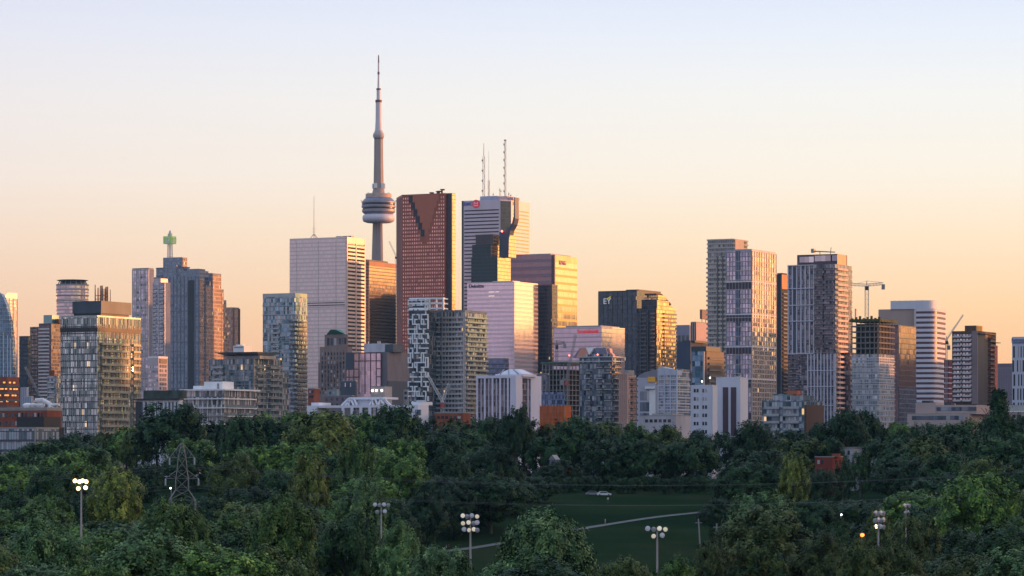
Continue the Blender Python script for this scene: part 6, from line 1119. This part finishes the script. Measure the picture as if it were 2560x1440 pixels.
    WH = {0: 'tree in the treetop ridge directly below the skyline', 1: 'tree in the dense wood on the far slope', 2: 'tree in the wood on the valley floor', 3: 'tree in the front row along the bottom of the photo'}
    for D, z_, st_, wpx, tall in ((1215, 0, 66, 120, None), (1170, 0, 80, 135, None), (1112, 1, 70, 130, 16), (1060, 1, 92, 150, 17), (1000, 1, 96, 160, 17), (940, 1, 102, 168, 18), (875, 1, 108, 176, 17), (805, 2, 116, 190, 17), (735, 2, 124, 205, 15), (660, 2, 136, 220, 15), (590, 2, 146, 238, 16), (525, 3, 150, 250, 16), (465, 3, 156, 265, 16.5), (415, 3, 165, 280, 16)):
        px = -70 + rnd.uniform(0, st_)
        while px < 2640:
            w = wpx * rnd.uniform(.8, 1.25); Dj = D + rnd.uniform(-14, 14)
            if tall is None: yt = rid(px) + (rnd.uniform(0, 14) if D > 1200 else rnd.uniform(12, 40))
            else:
                yt = HY - (gz(Dj) + tall * rnd.uniform(.85, 1.22) - CZ) * F / Dj; yt = max(yt, rid(px) + 16)
                if D > 560: yt -= 8 * math.sin(px * .013 + D * .01)
                if D < 600: yt += 28 * math.sin(px * .0078 + 1.9)
            if px > 1230 and px < 1800 and D < 500: yt = max(yt, 1398)
            if ok(px, Dj, yt, w):
                k = rnd.choice(KZ[z_])
                if z_ == 1 and px < 1000 and rnd.random() < (.6 if px > 480 else .25): k = 'mid'
                if z_ == 2 and px < 1000 and k == 'dark' and rnd.random() < .5: k = 'mid'
                if z_ == 0 and 600 < px < 1080 and rnd.random() < .5: k = 'mid'
                tree(px, yt, Dj, w, k, filler_label(px, yt, z_, KW[k]), G[z_][0]); n += 1
            px += st_ * rnd.uniform(.75, 1.2)
    tree(1372, 1163, 1118, 92, 'dark', 'dark tree close in front of the small gabled house in the middle'); tree(1410, 1150, 1125, 96, 'dark', 'dark tree directly right of the small gabled house')
    for q in ((1062, 1228, 905, 130), (1128, 1216, 925, 130), (1205, 1204, 952, 135), (1280, 1196, 985, 130), (1345, 1192, 1030, 110)):
        tree(*q, 'dark', 'dark tree behind the lower path, %s' % ['furthest down the slope', 'second up the slope', 'third up the slope', 'fourth up the slope', 'at the meadow corner'][(q[0] - 1050) // 65], crown_frac=.97)
    px = 1335
    while px < 1860:
        w = rnd.uniform(38, 60); tree(px, rnd.uniform(1202, 1218), rnd.uniform(1072, 1090), w, 'dark', 'dark bush at the edge of the wood, %s the white parked car' % ('left of' if px < 1480 else 'behind' if px < 1540 else 'right of'), 'bushes along the wood edge', 'bush', 'far', 1.0); px += w * .62
    by = {}
    for o in C.objects:
        if o.parent is None and o.get('category') == 'tree': by.setdefault(o['label'], []).append(o)
    for lab, L in by.items():
        if len(L) > 1:
            L.sort(key=lambda o: o.location.x / o.location.y)
            for i, o in enumerate(L):
                w = 'leftmost' if i == 0 else 'rightmost' if i == len(L) - 1 else ('second', 'third', 'fourth', 'fifth', 'sixth', 'seventh', 'eighth', 'ninth', 'tenth', 'eleventh', 'twelfth', 'thirteenth', 'fourteenth')[min(i - 1, 12)]
                o['label'] = w + ' ' + lab
    print('trees', n)

offside(); build_city(); cn_tower(); cranes(); valley(); forest()
# small bird far up in the sky
D = 900; r = thing('bird', 'tiny dark bird gliding in the empty sky at the upper left', 'bird', (PX(311, D), D, PZ(396, D)))
m = MB(); m.v = [(-.25, 0, 0), (.1, 0, .03), (.25, 0, .02), (0, -.5, .12), (0, .5, .12), (-.05, 0, -.05)]; m.f = [(0, 3, 1), (1, 4, 0), (0, 1, 5), (1, 2, 5)]; m.m = [0] * 4; m.obj('body', mdark, r)
# evening haze
hz = bpy.data.materials.new('evening haze'); hz.use_nodes = True; t = hz.node_tree; t.nodes.clear()
pv = nd(t, 'ShaderNodeVolumePrincipled', i_Density=0.000016, i_Color=(.25, .6, .95, 1), i_Anisotropy=.1); t.links.new(pv.outputs[0], nd(t, 'ShaderNodeOutputMaterial').inputs[1])
m = MB(); m.box(-2600, 2600, -120, 6200, -8, 640); tag(m.obj('haze', hz), kind='stuff')
